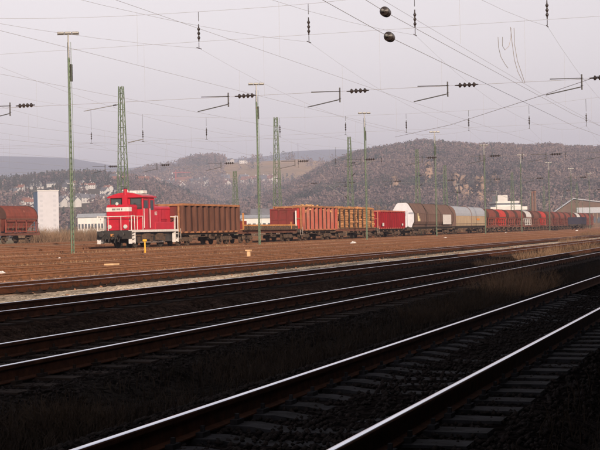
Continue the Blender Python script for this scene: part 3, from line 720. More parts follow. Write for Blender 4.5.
# covered wagon with octagonal hood
def covered(xa, xb, prof, mside, mend, mroof, label, seams, facets=None):
    L = xb-xa-1.3; x = L/2; t = thing('covered_wagon', ((xa+xb)/2, YT, ZT), label, 'goods wagon', 'wagons of the goods train')
    underframe(L, t)
    for s in (-1, 1): bogie(s*(x-2.6), t); buffers(s*x, s, t)
    split = 2.75 if prof[3][1] == 2.75 else 2.95
    low = [(y, z) for y, z in prof if z <= split+.01]; n = len(prof)
    a = MB(); a.prism(prof, -x+.1, x-.1); bd = a.build('body', mside, t)
    up = [p for p in prof if p[1] >= split-.01]; c = Vector((0, 2.5, 0))
    outer = [(y*1.02, z+.02) for y, z in up]; inner = [(y*1.002, z+.003) for y, z in up]
    a = MB(); a.prism(outer + inner[::-1], -x+.06, x-.06); a.build('roof', mroof, bd)
    for s in (-1, 1):
        q = s*(x-.06); pe = [(y*1.035, 1.2+(z-1.2)*1.02) for y, z in prof]
        a = MB(); a.prism(pe, min(q, q+s*.06), max(q, q+s*.06)); ew = a.build('end_wall', mend, t)
        a = MB()
        for y in (-.75, 0, .75): a.b2(min(q+s*.062, q+s*.12), max(q+s*.062, q+s*.12), y-.05, y+.05, 1.2, 3.4)
        a.build('end_ribs', mend, ew)
    for q in seams:
        a = MB(); xx = -x+.1+q*(2*x-.2); po = [(y*1.05, 1.18+(z-1.18)*1.03) for y, z in prof]; pi_ = [(y*1.003, 1.2+(z-1.2)*1.002) for y, z in prof]
        nn = len(po); vs = [(xx-.06, y, z) for y, z in po] + [(xx+.06, y, z) for y, z in po]
        a.add(vs, [(i, (i+1) % nn, nn+(i+1) % nn, nn+i) for i in range(nn)] + [tuple(range(nn))[::-1], tuple(range(nn, 2*nn))]); a.build('hoop', M_hoodbrown if mside is M_beige else M_dark, bd)
    a = MB()
    for s in (-1, 1): a.tube([(-x+.1, s*1.47, 1.55), (x-.1, s*1.47, 1.55)], .03, 5); a.b2(-x+.1, x-.1, min(s*1.44, s*1.5), max(s*1.44, s*1.5), 1.1, 1.24)
    a.build('door_rail', M_dark, bd)
    return t, x
octo = [(-1.15, .95), (1.15, .95), (1.3, 1.5), (1.52, 1.9), (1.52, 2.95), (.75, 4.2), (.5, 4.36), (-.5, 4.36), (-.75, 4.2), (-1.52, 2.95), (-1.52, 1.9), (-1.3, 1.5)]
cw, x = covered(179.4, 205.4, octo, M_hoodbrown, M_hoodend, M_hoodbrown, 'dark brown covered wagon with a tall white angular end wall', (0.0, .02, .33, .66, 1.0))
a = MB(); a.b2(x*.42, x*.86, -1.60, -1.57, 1.5, 2.9); a.build('notice_board', M_white, cw)
a = MB(); [a.b2(-x*.83+k*.5, -x*.83+k*.5+.35, -1.60, -1.57, 1.95+.0*k, 3.0-k*.35) for k in range(3)]; a.build('side_markings', mat('cream_marking', (.6, .5, .3)), cw)
arc = [(-1.4, 1.2), (1.4, 1.2), (1.48, 1.5), (1.48, 2.75)] + [(1.48*math.cos(k*math.pi/12)**.75 if k < 6 else 0, 2.75+1.5*math.sin(k*math.pi/12)) for k in range(1, 7)]
arc = arc + [(-y, z) for y, z in arc[::-1] if z > 2.7 and y > 0.0001] + [(-1.48, 1.5)]
sw, x = covered(206.0, 231.2, arc, M_beige, M_hoodbrown, M_silver, 'beige sliding-wall wagon with a curved silver roof', (.5,))
a = MB(); [a.b2(x*.35+k*.4, x*.35+k*.4+.28, -1.535, -1.51, 2.1, 2.4) for k in range(6)]; a.build('side_lettering', mat('ochre_mark', (.5, .2, .05)), sw)

# hopper wagons with a round swing roof
def hopper(L, m, label, loc, group, mroof=None):
    t = thing('hopper_wagon', loc, label, 'hopper wagon', group); x = L/2
    u = underframe(2*x, t, m=M_hop_brown, gear=False)
    for q in (-1, 1):
        buffers(q*x, q, t); wheelset(q*(x-1.6), .48, t)
        a = MB()
        for s in (-1, 1): a.box((q*(x-1.6), s*1.05, .62), (1.3, .08, .1)); a.box((q*(x-1.6), s*1.05, .48), (.28, .2, .34)); a.box((q*(x-1.6), s*1.05, .8), (.9, .1, .08))
        a.build('axle_guard', M_dark2, t)
    bx = x-.85
    roof = [(-1.5, 2.62), (-1.53, 2.9), (-1.42, 3.3), (-1.15, 3.68), (-.75, 3.93), (-.25, 4.05), (.25, 4.05), (.75, 3.93), (1.15, 3.68), (1.42, 3.3), (1.53, 2.9), (1.5, 2.62)]
    a = MB(); a.prism(roof, -bx, bx); rf = a.build('roof', mroof or m, t, bevel=.02)
    a = MB(); a.b2(-bx-.04, bx+.04, -1.56, -1.505, 2.52, 2.68); a.b2(-bx-.04, bx+.04, 1.505, 1.56, 2.52, 2.68); a.build('roof_edge', M_hop_brown, rf)
    for q in (-1, 1):
        a = MB(); a.prism([(y*1.03, 2.55+(z-2.55)*1.03) for y, z in roof], min(q*bx+q*.022, q*bx+q*.12), max(q*bx+q*.022, q*bx+q*.12)); a.build('roof_end', M_hop_end, rf)
    a = MB(); b4 = [(-bx, -1.44, 2.6), (bx, -1.44, 2.6), (bx, 1.44, 2.6), (-bx, 1.44, 2.6), (-bx+1.2, -.75, 1.3), (bx-1.2, -.75, 1.3), (bx-1.2, .75, 1.3), (-bx+1.2, .75, 1.3)]
    a.add(b4, [(0, 1, 2, 3), (0, 4, 5, 1), (1, 5, 6, 2), (2, 6, 7, 3), (3, 7, 4, 0), (4, 7, 6, 5)]); a.build('hopper_body', m, t)
    for s in (-1, 1):
        a = MB(); y = s*1.42
        for k in range(4): q = -bx+.1+(2*bx-.2)*k/3; a.box((q, y, 1.85), (.14, .08, 1.4)); 
        a.box((0, y, 2.42), (2*bx, .08, .18)); a.box((0, y, 1.24), (2*bx, .1, .1)); a.box((0, s*1.3, 1.75), (2*bx*.92, .05, .1))
        a.build('side_frame', m, t)
        a = MB()
        for k in range(6):
            q = -bx+.7+k*(2*bx-1.4)/5; a.tube([(q, s*1.2, 1.3), (q+.25, s*1.35, 2.2)], .035, 5); a.lathe((q, s*1.3, 1.6), (0, s, 0), [(0, .12), (.06, .12)], 8)
        a.build('discharge_levers', M_dark2, t)
    for q in (-1, 1):
        a = MB(); xx = q*(x-.06)
        for y in (-.9, -.5): a.tube([(xx, y, 1.1), (xx-q*.2, y, 3.5)], .025, 5)
        for k in range(7): a.tube([(xx-q*.02*k, -.9, 1.3+.3*k), (xx-q*.02*k, -.5, 1.3+.3*k)], .018, 5)
        a.tube([(xx, -1.3, 1.1), (xx, -1.3, 2.1), (xx, 1.3, 2.1), (xx, 1.3, 1.1)], .025, 5)
        for y in (-1.2, 1.2): a.tube([(xx, y, 1.1), (xx-q*.25, y, 2.6)], .05, 5)
        a.build('end_ladder', M_hop_brown, t)
    return t
HP = 9.64; hx = 236.6
seq = [('hopper_dull', M_hop), ('a', M_hop_bright), ('b', M_hop), ('c', M_hop), ('d', M_hop_grey), ('e', M_hop_brown), ('f', M_hop_bright), ('g', M_hop_brown), ('h', M_hop), ('i', M_hop), ('j', M_hop), ('k', M_hop), ('l', M_hop_grey), ('m', M_hop), ('n', M_hop), ('o', M_hop)]
pre = {}
ords = ['first', 'second', 'third', 'fourth', 'fifth', 'sixth', 'seventh', 'eighth', 'ninth', 'tenth', 'eleventh', 'twelfth', 'thirteenth', 'fourteenth', 'fifteenth', 'sixteenth']
cn = {id(M_hop): 'dull red', id(M_hop_bright): 'bright red', id(M_hop_grey): 'pale grey', id(M_hop_brown): 'brown'}
for k, (q, m) in enumerate(seq):
    lab = '%s round-roofed hopper wagon, %s of the hopper wagons behind the beige wagon' % (cn[id(m)], ords[k]); loc = (hx+HP*k, YT, ZT); gr = 'hopper wagons at the far end of the goods train'
    if id(m) in pre: dup(pre[id(m)], loc, lab, gr)
    else: pre[id(m)] = hopper(8.3, m, lab, loc, gr)
Yh = 77.0
h0 = dup(pre[id(M_hop)], (at_y(22, 75.5), Yh, zr(Yh)), 'red-brown hopper wagon with a slab-like curved roof at the left edge', 'hopper wagons at the left edge of the yard')
dup(pre[id(M_hop)], (at_y(22, 75.5)-9.7, Yh, zr(Yh)), 'mostly cut off hopper wagon at the extreme left edge of the photo', 'hopper wagons at the left edge of the yard')
dup(pre[id(M_hop)], (at_y(22, 75.5)-19.4, Yh, zr(Yh)), 'hopper wagon out at the left, behind the cut off one', 'hopper wagons at the left edge of the yard')
# dark low wagon standing in front of the hoppers
xa, xb = 303.8, 314.2; Yn = 38.8
t = thing('low_open_wagon', ((xa+xb)/2, Yn, zr(Yn)), 'low dark blue-black wagon standing in front of the distant hopper wagons', 'goods wagon')
x = 4.6; underframe(2*x, t)
for s in (-1, 1):
    wheelset(s*(x-1.5), .46, t); buffers(s*x, s, t)
    a = MB(); a.b2(-x+.05, x-.05, s*1.36-.03, s*1.36+.03, 1.2, 2.75); sd = a.build('side_panel', M_navy, t)
    a = MB(); [a.b2(-x+.1+k*1.5, -x+.22+k*1.5, s*1.44-.04, s*1.44+.04, 1.15, 2.7) for k in range(6)]; a.build('side_ribs', M_navy, sd)
    a = MB(); a.b2(s*(x-.08)-.03, s*(x-.08)+.03, -1.32, 1.32, 1.2, 2.75); a.build('end_wall', M_navy, t)
a = MB(); a.b2(-x, x, -1.4, 1.4, 1.14, 1.19); a.build('floor', M_dark2, t)
# ---------------------------------------------------------------- masts
def lamp_mast():
    H = 14.2; t = thing('lamp_mast', (0, 0, 0), '', 'lamp mast'); a = MB()
    hs_ = H-1.6
    for s in (-1, 1):                                        # two channels that lean together
        a.tube([(s*.17, 0, -.3), (s*.07, 0, hs_)], .05, 4)
    n = 36
    for k in range(n):
        z = .3+(hs_-.5)*k/(n-1); wv = .34-.2*z/hs_
        a.box((0, -.035, z), (wv, .012, .12)); a.box((0, .035, z), (wv, .012, .12))
    a.build('pole', M_green, t)
    a = MB(); a.b2(-.35, .35, -.35, .35, -.4, .02); a.build('base', M_concrete, t)
    a = MB(); a.tube([(0, 0, hs_-.1), (0, 0, H-.12)], .05, 8); a.build('top_pole', M_galv, t)
    ca, sa = math.sin(TH), -math.cos(TH)
    a = MB(); a.tube([(-.7*ca, -.7*sa, H-.12), (.7*ca, .7*sa, H-.12)], .035, 6); hd = a.build('crossbar', M_galv, t)
    for k in (-1, 0, 1):
        a = MB(); a.box((k*.47*ca, k*.47*sa, H-.02), (.42, .3, .14), math.atan2(sa, ca)); a.build('floodlight', M_galv, hd, bevel=.03)
    a = MB()
    a.tube([(.22, -.12, 1.5), (.1, -.12, H-.6)], .015, 4); a.tube([(.22, .12, 1.5), (.1, .12, H-.6)], .015, 4)
    a.build('ladder', M_green, t)
    a = MB(); a.b2(.1, .32, -.1, .1, H-3.1, H-2.0); a.tube([(.2, 0, H-2.0), (.2, 0, H-1.1)], .02, 5); a.build('junction_box', M_insul, t)
    return t
lampx = [80.3+34.85*k for k in range(9)]
llab = ['nearest tall green lamp mast with floodlights, left of the red locomotive', 'green lamp mast in front of the low flat wagon',
        'green lamp mast in front of the stacked logs', 'green lamp mast in front of the brown covered wagon', 'lamp mast at the right end of the beige sliding-wall wagon',
        'lamp mast in front of the pale grey hopper wagon by the white terraced building', 'lamp mast right of the brown chimney stacks', 'lamp mast in front of the low dark wagon',
        'farthest lamp mast near the right edge of the photo']
lm = lamp_mast(); lm.location = (lampx[0], 42.0, .06); tag(lm, llab[0], None, 'lamp masts along the yard')
for px, Y, H, lb in ((531, 66, .78, 'short pale lamp post behind the hopper wagons near the brown chimney stacks'), (562, 70, .8, 'thin lamp post rising behind the hopper wagons left of the shed gable'), (583, 74, .85, 'thin lamp post in front of the big shed roof'), (497, 64, .7, 'short lamp post left of the white terraced building'), (458, 62, .72, 'short lamp post behind the beige wagon roof')):
    dup(lm, (at_y(px, Y), Y, .3), lb, 'small lamp posts behind the goods train').scale = (.8, .8, H)
for k in range(1, 9): dup(lm, (lampx[k], 42.0, .06), llab[k], 'lamp masts along the yard')

def lattice(H=13.2, w0=.85, w1=.30, n=17):
    t = thing('lattice_mast', (0, 0, 0), '', 'lattice mast'); a = MB()
    c = [(-1, -1), (1, -1), (1, 1), (-1, 1)]
    def wz(z): return (w0+(w1-w0)*z/H)/2
    for (p, q) in c: a.tube([(p*wz(0), q*wz(0), -.3), (p*wz(H), q*wz(H), H)], .045, 4)
    a.build('corner_posts', M_green, t)
    a = MB(); zs = [H*(1-(1-k/n)**1.12) for k in range(n+1)]
    for k in range(n):
        z0, z1 = zs[k], zs[k+1]
        for i in range(4):
            p, q = c[i], c[(i+1) % 4]
            if k % 2: p, q = q, p
            a.tube([(p[0]*wz(z0), p[1]*wz(z0), z0), (q[0]*wz(z1), q[1]*wz(z1), z1)], .02, 4)
        if k % 2 == 0:
            for i in range(4): p, q = c[i], c[(i+1) % 4]; a.tube([(p[0]*wz(z0), p[1]*wz(z0), z0), (q[0]*wz(z0), q[1]*wz(z0), z0)], .018, 4)
    a.build('bracing', M_green, t)
    a = MB(); a.b2(-.6, .6, -.6, .6, -.4, .05); a.build('base', M_concrete, t)
    return t
def insul_mb(a, c, axis, n=4, r=.085, L=.62):
    prof = [(-L/2, .02)]
    for k in range(n):
        s0 = -L/2+.1+(L-.2)*k/n; s1 = (L-.2)/n; prof += [(s0, .03), (s0+s1*.35, r), (s0+s1*.55, r*.95), (s0+s1*.75, .03)]
    prof += [(L/2, .02)]; a.lathe(c, axis, prof, 12)
def cantilever(mast, z, side, ln, zr_=0):
    """hinged bracket arm reaching over the track beside a mast; side = +-1 along Y"""
    a = MB(); x = 0
    a.tube([(0, side*.3, z), (0, side*ln, z+.15)], .03, 6); a.tube([(0, side*.3, z-1.6), (0, side*(ln-.6), z+.1)], .03, 6)
    a.tube([(0, side*(ln-.3), z-1.3), (0, side*(ln-1.6), z-1.0)], .02, 5); arm = a.build('bracket_arm', M_galv, mast)
    a = MB(); insul_mb(a, (0, side*.55, z+.02), (0, side, .03)); insul_mb(a, (0, side*.55, z-1.45), (0, side, .9)); a.build('insulator', M_insul, arm)
YL = 49.3
lat = lattice(); lat.location = (at_y(124, YL), YL, .1)
GL = 'green lattice masts of the overhead line'
tag(lat, 'green lattice mast rising just behind the red locomotive cab', None, GL)
lats = []
for px, Yp, H, lab in ((278, YL, 13.3, 'green lattice mast behind the joint between the flat and the weathered red wagon'),
                    (351, YL, 12.8, 'green lattice mast rising behind the stacked logs'),
                    (418.5, YL, 13.0, 'green lattice mast behind the left end of the brown covered wagon'),
                    (446, YL, 11.3, 'shorter green lattice mast behind the right end of the brown covered wagon'),
                    (236, 63, 8.8, 'short green lattice post behind the far end of the rusty brown wagon'),
                    (513, YL, 12.3, 'green lattice mast by the white terraced building'),
                    (544.5, 60, 12.5, 'green lattice mast left of the third lamp mast from the right edge'),
                    (577.5, YL, 12.6, 'green lattice mast at the right behind the low dark wagon')):
    o = dup(lat, (at_y(px, Yp), Yp, .15), lab, GL); o.scale = (1, 1, H/13.2); lats.append(o)

a = MB(); a.tube([(0, .2, 11.75), (0, 3.4, 11.35)], .03, 5); arm = a.build('bracket_arm', M_galv, lat); a = MB(); a.tube([(0, -.5, 8.6), (0, -1.9, 8.85)], .035, 5); a.build('bracket_arm', M_galv, lat)
a = MB(); insul_mb(a, (0, .6, 11.7), (0, 1, -.12), 3, .07, .5); a.build('insulator', M_insul, arm)
cantilever(lats[1], 9.8, -1, 3.4); cantilever(lats[1], 6.8, 1, 3.4); cantilever(lats[5], 8.8, 1, 4.5); cantilever(lats[7], 9.3, -1, 4.0); cantilever(lats[7], 9.3, 1, 4.0); cantilever(lats[2], 9.2, -1, 3.4)

# ---------------------------------------------------------------- overhead line
SPX = [-12.0, 55.0, 112.0, 170.0, 235.0, 300.0, 370.0]
CW, MW = 6.35, 9.05
def catenary(Y, label, x_from=-12, r=.0038):
    t = thing('overhead_line', (0, Y, 0), label, 'overhead line', 'overhead lines above the tracks')
    spans = [s for s in SPX if s >= x_from]; a = MB(); pts = []; dr = []
    z0 = zr(Y)
    for i in range(len(spans)-1):
        p, q = spans[i], spans[i+1]; n = 14
        for k in range(n+(i == len(spans)-2)):
            u = k/n; pts.append((p+(q-p)*u, 0, z0+MW-1.55*4*u*(1-u)))
        for k in range(6):
            u = (k+.5)/6; xx = p+(q-p)*u; dr.append((xx, z0+MW-1.55*4*u*(1-u), z0+CW))
    a.tube(pts, r, 4, cap=False); a.build('messenger_wire', M_wire, t)
    a = MB(); cp = [(s, (.18 if i % 2 else -.18), z0+CW) for i, s in enumerate(spans)]
    a.tube(cp, r, 4, cap=False); a.build('contact_wire', M_wire, t)
    for (xx, za, zb) in dr:
        d = MB(); d.tube([(xx, 0, za), (xx, 0, zb)], .0025, 3, cap=False); d.build('dropper', M_wire, t)
    return t
oln = ['overhead line above the nearest track', 'overhead line above the second track', 'overhead line above the third track', 'overhead line above the fourth track',
       'overhead line above the first rusty track past the gravel path', 'overhead line above the second rusty track past the gravel path', 'overhead line above the third rusty track past the gravel path',
       'overhead line above the track in front of the lamp masts', 'overhead line above the goods train',
       'overhead line above the first track behind the goods train', 'overhead line above the second track behind the goods train']
CATY = [3.15, 7.9, 13.2, 17.7, 22.6] + TRACKS[5:]
for k, Y in enumerate(CATY[:11]):
    if k != 5: catenary(Y, oln[k])
def cross_span(X, Ya, Yb, label, tracks, zt=14.5):
    t = thing('cross_span', (X, 0, 0), label, 'cross span wires', 'cross spans carrying the overhead lines')
    ym = (Ya+Yb)/2; a = MB(); pts = []
    for k in range(25):
        y = Ya+(Yb-Ya)*k/24; u = (y-ym)/((Yb-Ya)/2); pts.append((0, y, 10.6+zr(y)+(zt-10.6)*abs(u)**2.6))
    a.tube(pts, .005, 4, cap=False); a.build('head_span_wire', M_wire, t)
    a = MB(); a.tube([(0, Ya, 9.25), (0, Yb, 9.5)], .0045, 4, cap=False); a.build('upper_span_wire', M_wire, t)
    a = MB(); a.tube([(0, Ya, 6.85), (0, Yb, 7.1)], .006, 4, cap=False); a.build('lower_span_wire', M_wire, t)
    for i, Y in enumerate(tracks):
        z0 = zr(Y); u = abs((Y-ym)/((Yb-Ya)/2)); zh = 10.6+z0+(zt-10.6)*u**2.6
        a = MB(); insul_mb(a, (0, Y, z0+9.7), (0, 0, 1), 3, .065, .75); a.tube([(0, Y, z0+10.2), (0, Y, zh)], .012, 4); a.tube([(0, Y, z0+9.3), (0, Y, z0+MW)], .015, 4); a.box((0, Y, z0+MW), (.5, .03, .03))
        hg = a.build('hanger_insulator', M_insul, t)
        a = MB(); s = -1
        a.tube([(0, Y-1.25, z0+6.95), (0, Y-.05, z0+6.98)], .018, 5); a.tube([(0, Y-1.3, z0+6.62), (0, Y+.12, z0+CW+.02)], .022, 5)
        a.tube([(0, Y-1.28, z0+7.1), (0, Y-1.28, z0+6.5)], .03, 6); a.build('steady_arm', M_armdark, t)
        a = MB(); insul_mb(a, (0, Y-1.28, z0+6.95), (0, 0, 1), 2, .07, .2); insul_mb(a, (0, Y-1.28, z0+6.66), (0, 0, 1), 2, .07, .2); insul_mb(a, (0, Y-2.05, z0+6.93), (0, 1, 0), 4, .10, .95); a.build('insulator', M_insul, t)
    return t
cross_span(55, -6, 50, 'nearest wires spanning all tracks, with four steady arms against the sky', [7.9, 13.2, 17.7, 22.6, 33.0, 38.8])
SL2 = CATY[2:11]
cross_span(112, -6, 68, 'span wires with small hangers above the red locomotive and flat wagon', SL2)
cross_span(170, -6, 68, 'span wires above the stacked logs and deep red wagon', SL2)
cross_span(235, -6, 68, 'span wires above the right end of the beige wagon', CATY[3:10])
cross_span(300, -6, 68, 'far span wires above the hopper wagons', CATY[4:10])
for X, Yp, lab in ((55, 50.3, 'lattice mast out of view at the left carrying the nearest cross span'), (112, 68.3, 'lattice mast behind the train carrying the second cross span'),
               (170, 68.3, 'lattice mast far behind the stacked logs, back row'), (235, 68.3, 'lattice mast of the back row behind the beige wagon'), (300, 68.3, 'farthest lattice mast of the back row'),
               (55, -6.3, 'lattice mast beside the platform behind the viewer'), (112, -6.3, 'lattice mast on the platform side beyond the right edge'), (170, -6.3, 'second lattice mast on the platform side'), (235, -6.3, 'third lattice mast on the platform side')):
    if Yp > 60: continue
    dup(lat, (X, Yp, 0), lab, GL).scale = (1, 1, 1.1)
# two dark strain insulators close above the viewer, and hanging jumper loops
def ipt(px, py, dist): return Vector((0, 0, CAMZ)) + ray(px, py)*dist
for (px, py, lab) in ((385.5, 12, 'upper of two dark round strain insulators high in the sky'), (389.5, 37, 'lower of two dark round strain insulators high in the sky')):
    p = ipt(px, py, 27); t = thing('strain_insulator', p, lab, 'insulator', 'dark round strain insulators'); a = MB()
    prof = [(-.15, .02), (-.13, .085), (-.09, .095), (-.07, .05), (-.03, .05), (-.02, .09), (.03, .095), (.05, .05), (.08, .05), (.09, .09), (.13, .085), (.15, .02)]
    a.lathe((0, 0, 0), (1, .05, 0), prof, 20); a.build('sheds', M_insul, t)
    q = MB(); q.tube([(-60, -.2 if py < 20 else .5, 1.5), (-30, -.1, .45), (-.15, 0, 0)], .005, 4); q.tube([(.15, 0, 0), (28, .1, .1), (70, 1.0, 1.2), (130, 3, 4)], .005, 4); q.build('stay_wire', M_wire, t)
    q = MB(); q.lathe((.16, 0, 0), (1, 0, 0), [(0, .03), (.1, .03), (.12, .015)], 8); q.lathe((-.28, 0, 0), (1, 0, 0), [(0, .015), (.02, .03), (.12, .03)], 8); q.build('end_fitting', M_galv, t)
def loop(pts, dist, lab):
    a = MB(); P = [ipt(x, y, dist+i*.15) for i, (x, y) in enumerate(pts)]; c = P[0]; a.tube([p-c for p in P], .009, 5)
    o = a.build('jumper_cable', M_wire); o.location = c; tag(o, lab, 'cable', 'jumper cables hanging from the overhead line')
loop([(498, 37), (498.5, 47), (501, 57), (505, 64), (508, 68)], 48, 'left hanging jumper cable of the group high at the right')
loop([(502.5, 37), (502.5, 46), (505, 50), (509, 46), (511, 38), (511, 28)], 47, 'looped jumper cable in the middle of the group high at the right')
loop([(510.5, 27), (512, 42), (514.5, 60), (518, 72), (523, 82)], 46, 'long hanging jumper cable with its foot on the wire at the right')
loop([(514, 28), (514.5, 44), (517.5, 61), (522, 74), (525, 83)], 46.3, 'rightmost long hanging jumper cable of the group')
a = MB(); P = [ipt(x, y, d) for x, y, d in ((395, 137, 118), (450, 125, 100), (540, 96, 78), (640, 62, 60))]; a.tube([p-P[0] for p in P], .012, 4)
o = a.build('feeder_cable', M_wire); o.location = P[0]; tag(o, 'thin feeder cable rising to the right against the run of the tracks', 'cable')

# ---------------------------------------------------------------- buildings
TX = Vector((math.sin(TH), -math.cos(TH), 0))
def facing(): return math.atan2(TX.y, TX.x)          # local x runs to the right of the photo
def spot(px, D): # point at ground level at distance D along the view axis
    d = ray(px, hor(px)); k = D/(d.dot(fwd)); return Vector((d.x*k, d.y*k, 0))
# tall apartment block
D = 620; s = D/F_PX
p = spot(46, D); t = thing('apartment_block', (p.x, p.y, -.5), 'tall white apartment block with a bluish side wall, above the brown thicket', 'building', None, facing()+.0)
H = 46*s+1.5; w_ = 19.5*s; dpt = 9
rz = math.radians(-40)
t.rotation_euler.z = facing()+math.radians(22)
fw = 19.5*s/math.cos(math.radians(22)); dp = 7.2*s/math.sin(math.radians(22))
a = MB(); a.b2(-fw*.36, fw*.64, 0, dp, 0, H); wl = a.build('wall', mat('tower_white', (.42, .415, .44), (.38, .375, .40), .3, .8), t)
a = MB(); a.b2(-fw*.36-.12, -fw*.36-.01, .2, dp-.2, .5, H-.3); a.build('side_cladding', mat('tower_blue', (.16, .24, .36), (.13, .2, .3), .2, .7), wl)
a = MB(); a.b2(-fw*.36-.2, fw*.64+.2, -.2, dp+.2, H, H+.5); a.build('parapet', M_wall_w, wl)
for i in range(9):
    for j in range(2):
        a = MB(); x0 = -fw*.36+.9+j*(fw-3.4); a.b2(x0, x0+1.3, -.06, .02, 2+i*2.15, 3.0+i*2.15); a.build('window', mat('window_pale', (.33, .33, .36), (.3, .3, .33), 1, .3), wl)
# generic house
def house_proto(wd, dp, hh, rh, mw, mr, nwin):
    t = thing('house', (0, 0, 0), '', 'house'); a = MB()
    a.b2(-wd/2, wd/2, -dp/2, dp/2, -6, hh); a.add([(-wd/2, -dp/2, hh), (-wd/2, dp/2, hh), (-wd/2, 0, hh+rh-.1), (wd/2, -dp/2, hh), (wd/2, dp/2, hh), (wd/2, 0, hh+rh-.1)], [(0, 2, 1), (3, 4, 5)])
    wl = a.build('wall', mw, t)
    a = MB(); e = .5; k = rh/(dp/2)
    for s in (-1, 1):
        a.add([(-wd/2-e, 0, hh+rh), (wd/2+e, 0, hh+rh), (wd/2+e, s*(dp/2+e), hh-k*e), (-wd/2-e, s*(dp/2+e), hh-k*e), (-wd/2-e, 0, hh+rh+.25), (wd/2+e, 0, hh+rh+.25), (wd/2+e, s*(dp/2+e), hh-k*e+.22), (-wd/2-e, s*(dp/2+e), hh-k*e+.22)],
              [(0, 1, 2, 3), (7, 6, 5, 4), (0, 4, 5, 1), (2, 6, 7, 3), (0, 3, 7, 4), (1, 5, 6, 2)])
    rf = a.build('roof', mr, t); a = MB(); a.b2(wd*.18, wd*.18+.8, -.4, .4, hh+rh*.6, hh+rh+1.2); a.build('chimney', mw, rf)
    for i in range(nwin):
        for j in (0, 1):
            q = -wd/2+wd*(i+.7)/(nwin+.4)
            a = MB(); a.b2(q-.55, q+.55, -dp/2-.05, -dp/2+.02, 1.2+j*2.7, 2.6+j*2.7); a.build('window', M_win, wl)
    for j in (0, 1):
        a = MB(); a.b2(-wd/2-.05, -wd/2+.02, -.6, .6, 1.2+j*2.7, 2.6+j*2.7); a.build('window', M_win, wl)
    return t
HP_ = [house_proto(11, 9, 5.6, 3.2, M_wall_w, M_roof_r, 3), house_proto(9, 10, 5.8, 4.2, M_wall_w, M_roof_g, 2), house_proto(14, 10, 5.6, 2.2, M_wall_w, M_roof_g, 4), house_proto(16, 11, 8.0, 3.0, M_wall_c, M_roof_r, 4)]
used = set()
def put_house(px, py, v, f, r0, r1, lab, gr, sc=1.0, extra=0.0):
    p = hit(px, py, f, r0, r1); rz = facing() + math.radians(random.uniform(-50, 35)) + extra
    z = p.z
    if v not in used: used.add(v); o = HP_[v]; o.location = (p.x, p.y, z); o.rotation_euler.z = rz; tag(o, lab, None, gr)
    else: o = dup(HP_[v], (p.x, p.y, z), lab, gr, rz)
    o.scale = (sc, sc, sc)
words = ['first', 'second', 'third', 'fourth', 'fifth', 'sixth', 'seventh', 'eighth', 'ninth', 'tenth', 'eleventh', 'twelfth', 'thirteenth', 'fourteenth', 'fifteenth', 'sixteenth', 'seventeenth', 'eighteenth']
rowsD = {'in the highest row on the left hillside': [(69, 179), (84, 178.5), (89.5, 178), (93, 181), (100, 178.5), (103, 176.5)],
         'level with the apartment block top': [(2, 187), (9, 186), (32, 185.5), (38, 186), (51.5, 187), (69, 187), (83, 190), (95, 187), (103, 187), (108, 192)],
         'beside the apartment block': [(15, 197), (66, 191), (67, 200), (64, 205.5), (78, 201), (84, 203), (89.5, 201.5), (98, 201.5), (105, 195), (94, 203)],
         'in the lowest row on the left hillside': [(27, 205), (4, 203), (62, 207), (75, 207), (31, 207), (114, 203), (20, 192), (121, 192)]}
rh = random.Random(99)
for nm, y0, y1 in (('among upper tiny dots on the left hillside', 181, 187), ('among middle tiny dots on the left hillside', 188, 195), ('among lower tiny dots on the left hillside', 196, 204)):
    rowsD[nm] = [(px + rh.uniform(-2, 2), rh.uniform(y0, y1)) for px in np.linspace(3, 128, 15)]
for k, (row, ps) in enumerate(rowsD.items()):
    for i, (px, py) in enumerate(sorted(ps)):
        v = random.choice([0, 0, 1, 1, 2]); c = {0: 'red-roofed house', 1: 'tall gabled house', 2: 'long low house'}[v]
        put_house(px, py, v, fD, 760, 1690, 'white %s, %s from the left %s' % (c, words[i], row), 'white houses on the left hillside', random.uniform(.5, .72) if k < 4 else random.uniform(.35, .55))
mid = [(113, 175, 1), (118, 178, 0), (132, 180, 0), (143, 186, 0), (160, 189, 2), (167, 188, 2), (171, 187, 0), (179, 191.5, 0), (197, 187, 2), (202, 186, 2), (115, 186, 1), (119, 187, 0)]
for i, (px, py, v) in enumerate(sorted(mid)):
    put_house(px, py, v, fB if px > 150 else fD, 1520 if px > 150 else 760, 2690 if px > 150 else 1690, 'pale house, %s from the left of those above locomotive and brown wagon' % words[i], 'pale houses above the locomotive', 1.5 if px > 150 else 1.1)
put_house(152, 188.5, 3, fB, 1520, 2690, 'large ochre house above the rear hood of the locomotive', 'large villas above the locomotive', 1.5)
put_house(185, 188, 3, fB, 1520, 2690, 'large pale pink villa above the rusty brown wagon', 'large villas above the locomotive', 1.4)
cen = [(225.5, 184, 1), (225, 189, 0), (244, 184, 1), (247, 185, 0), (254, 184.5, 0), (262, 184.5, 1), (266, 184, 0), (271, 183.5, 0)]
for i, (px, py, v) in enumerate(cen):
    put_house(px, py, v, fB, 1520, 2690, 'white house, %s of the small cluster beyond the flat wagon' % words[i], 'white houses in the cluster beyond the flat wagon', 1.35)
put_house(229, 163.5, 2, fB, 1520, 2690, 'larger pale hilltop farm building left of the small barn', 'hilltop farm', 1.1); put_house(243, 163.5, 2, fB, 1520, 2690, 'low pale hilltop barn at the left end of the bare fields', 'hilltop farm', 1.0)
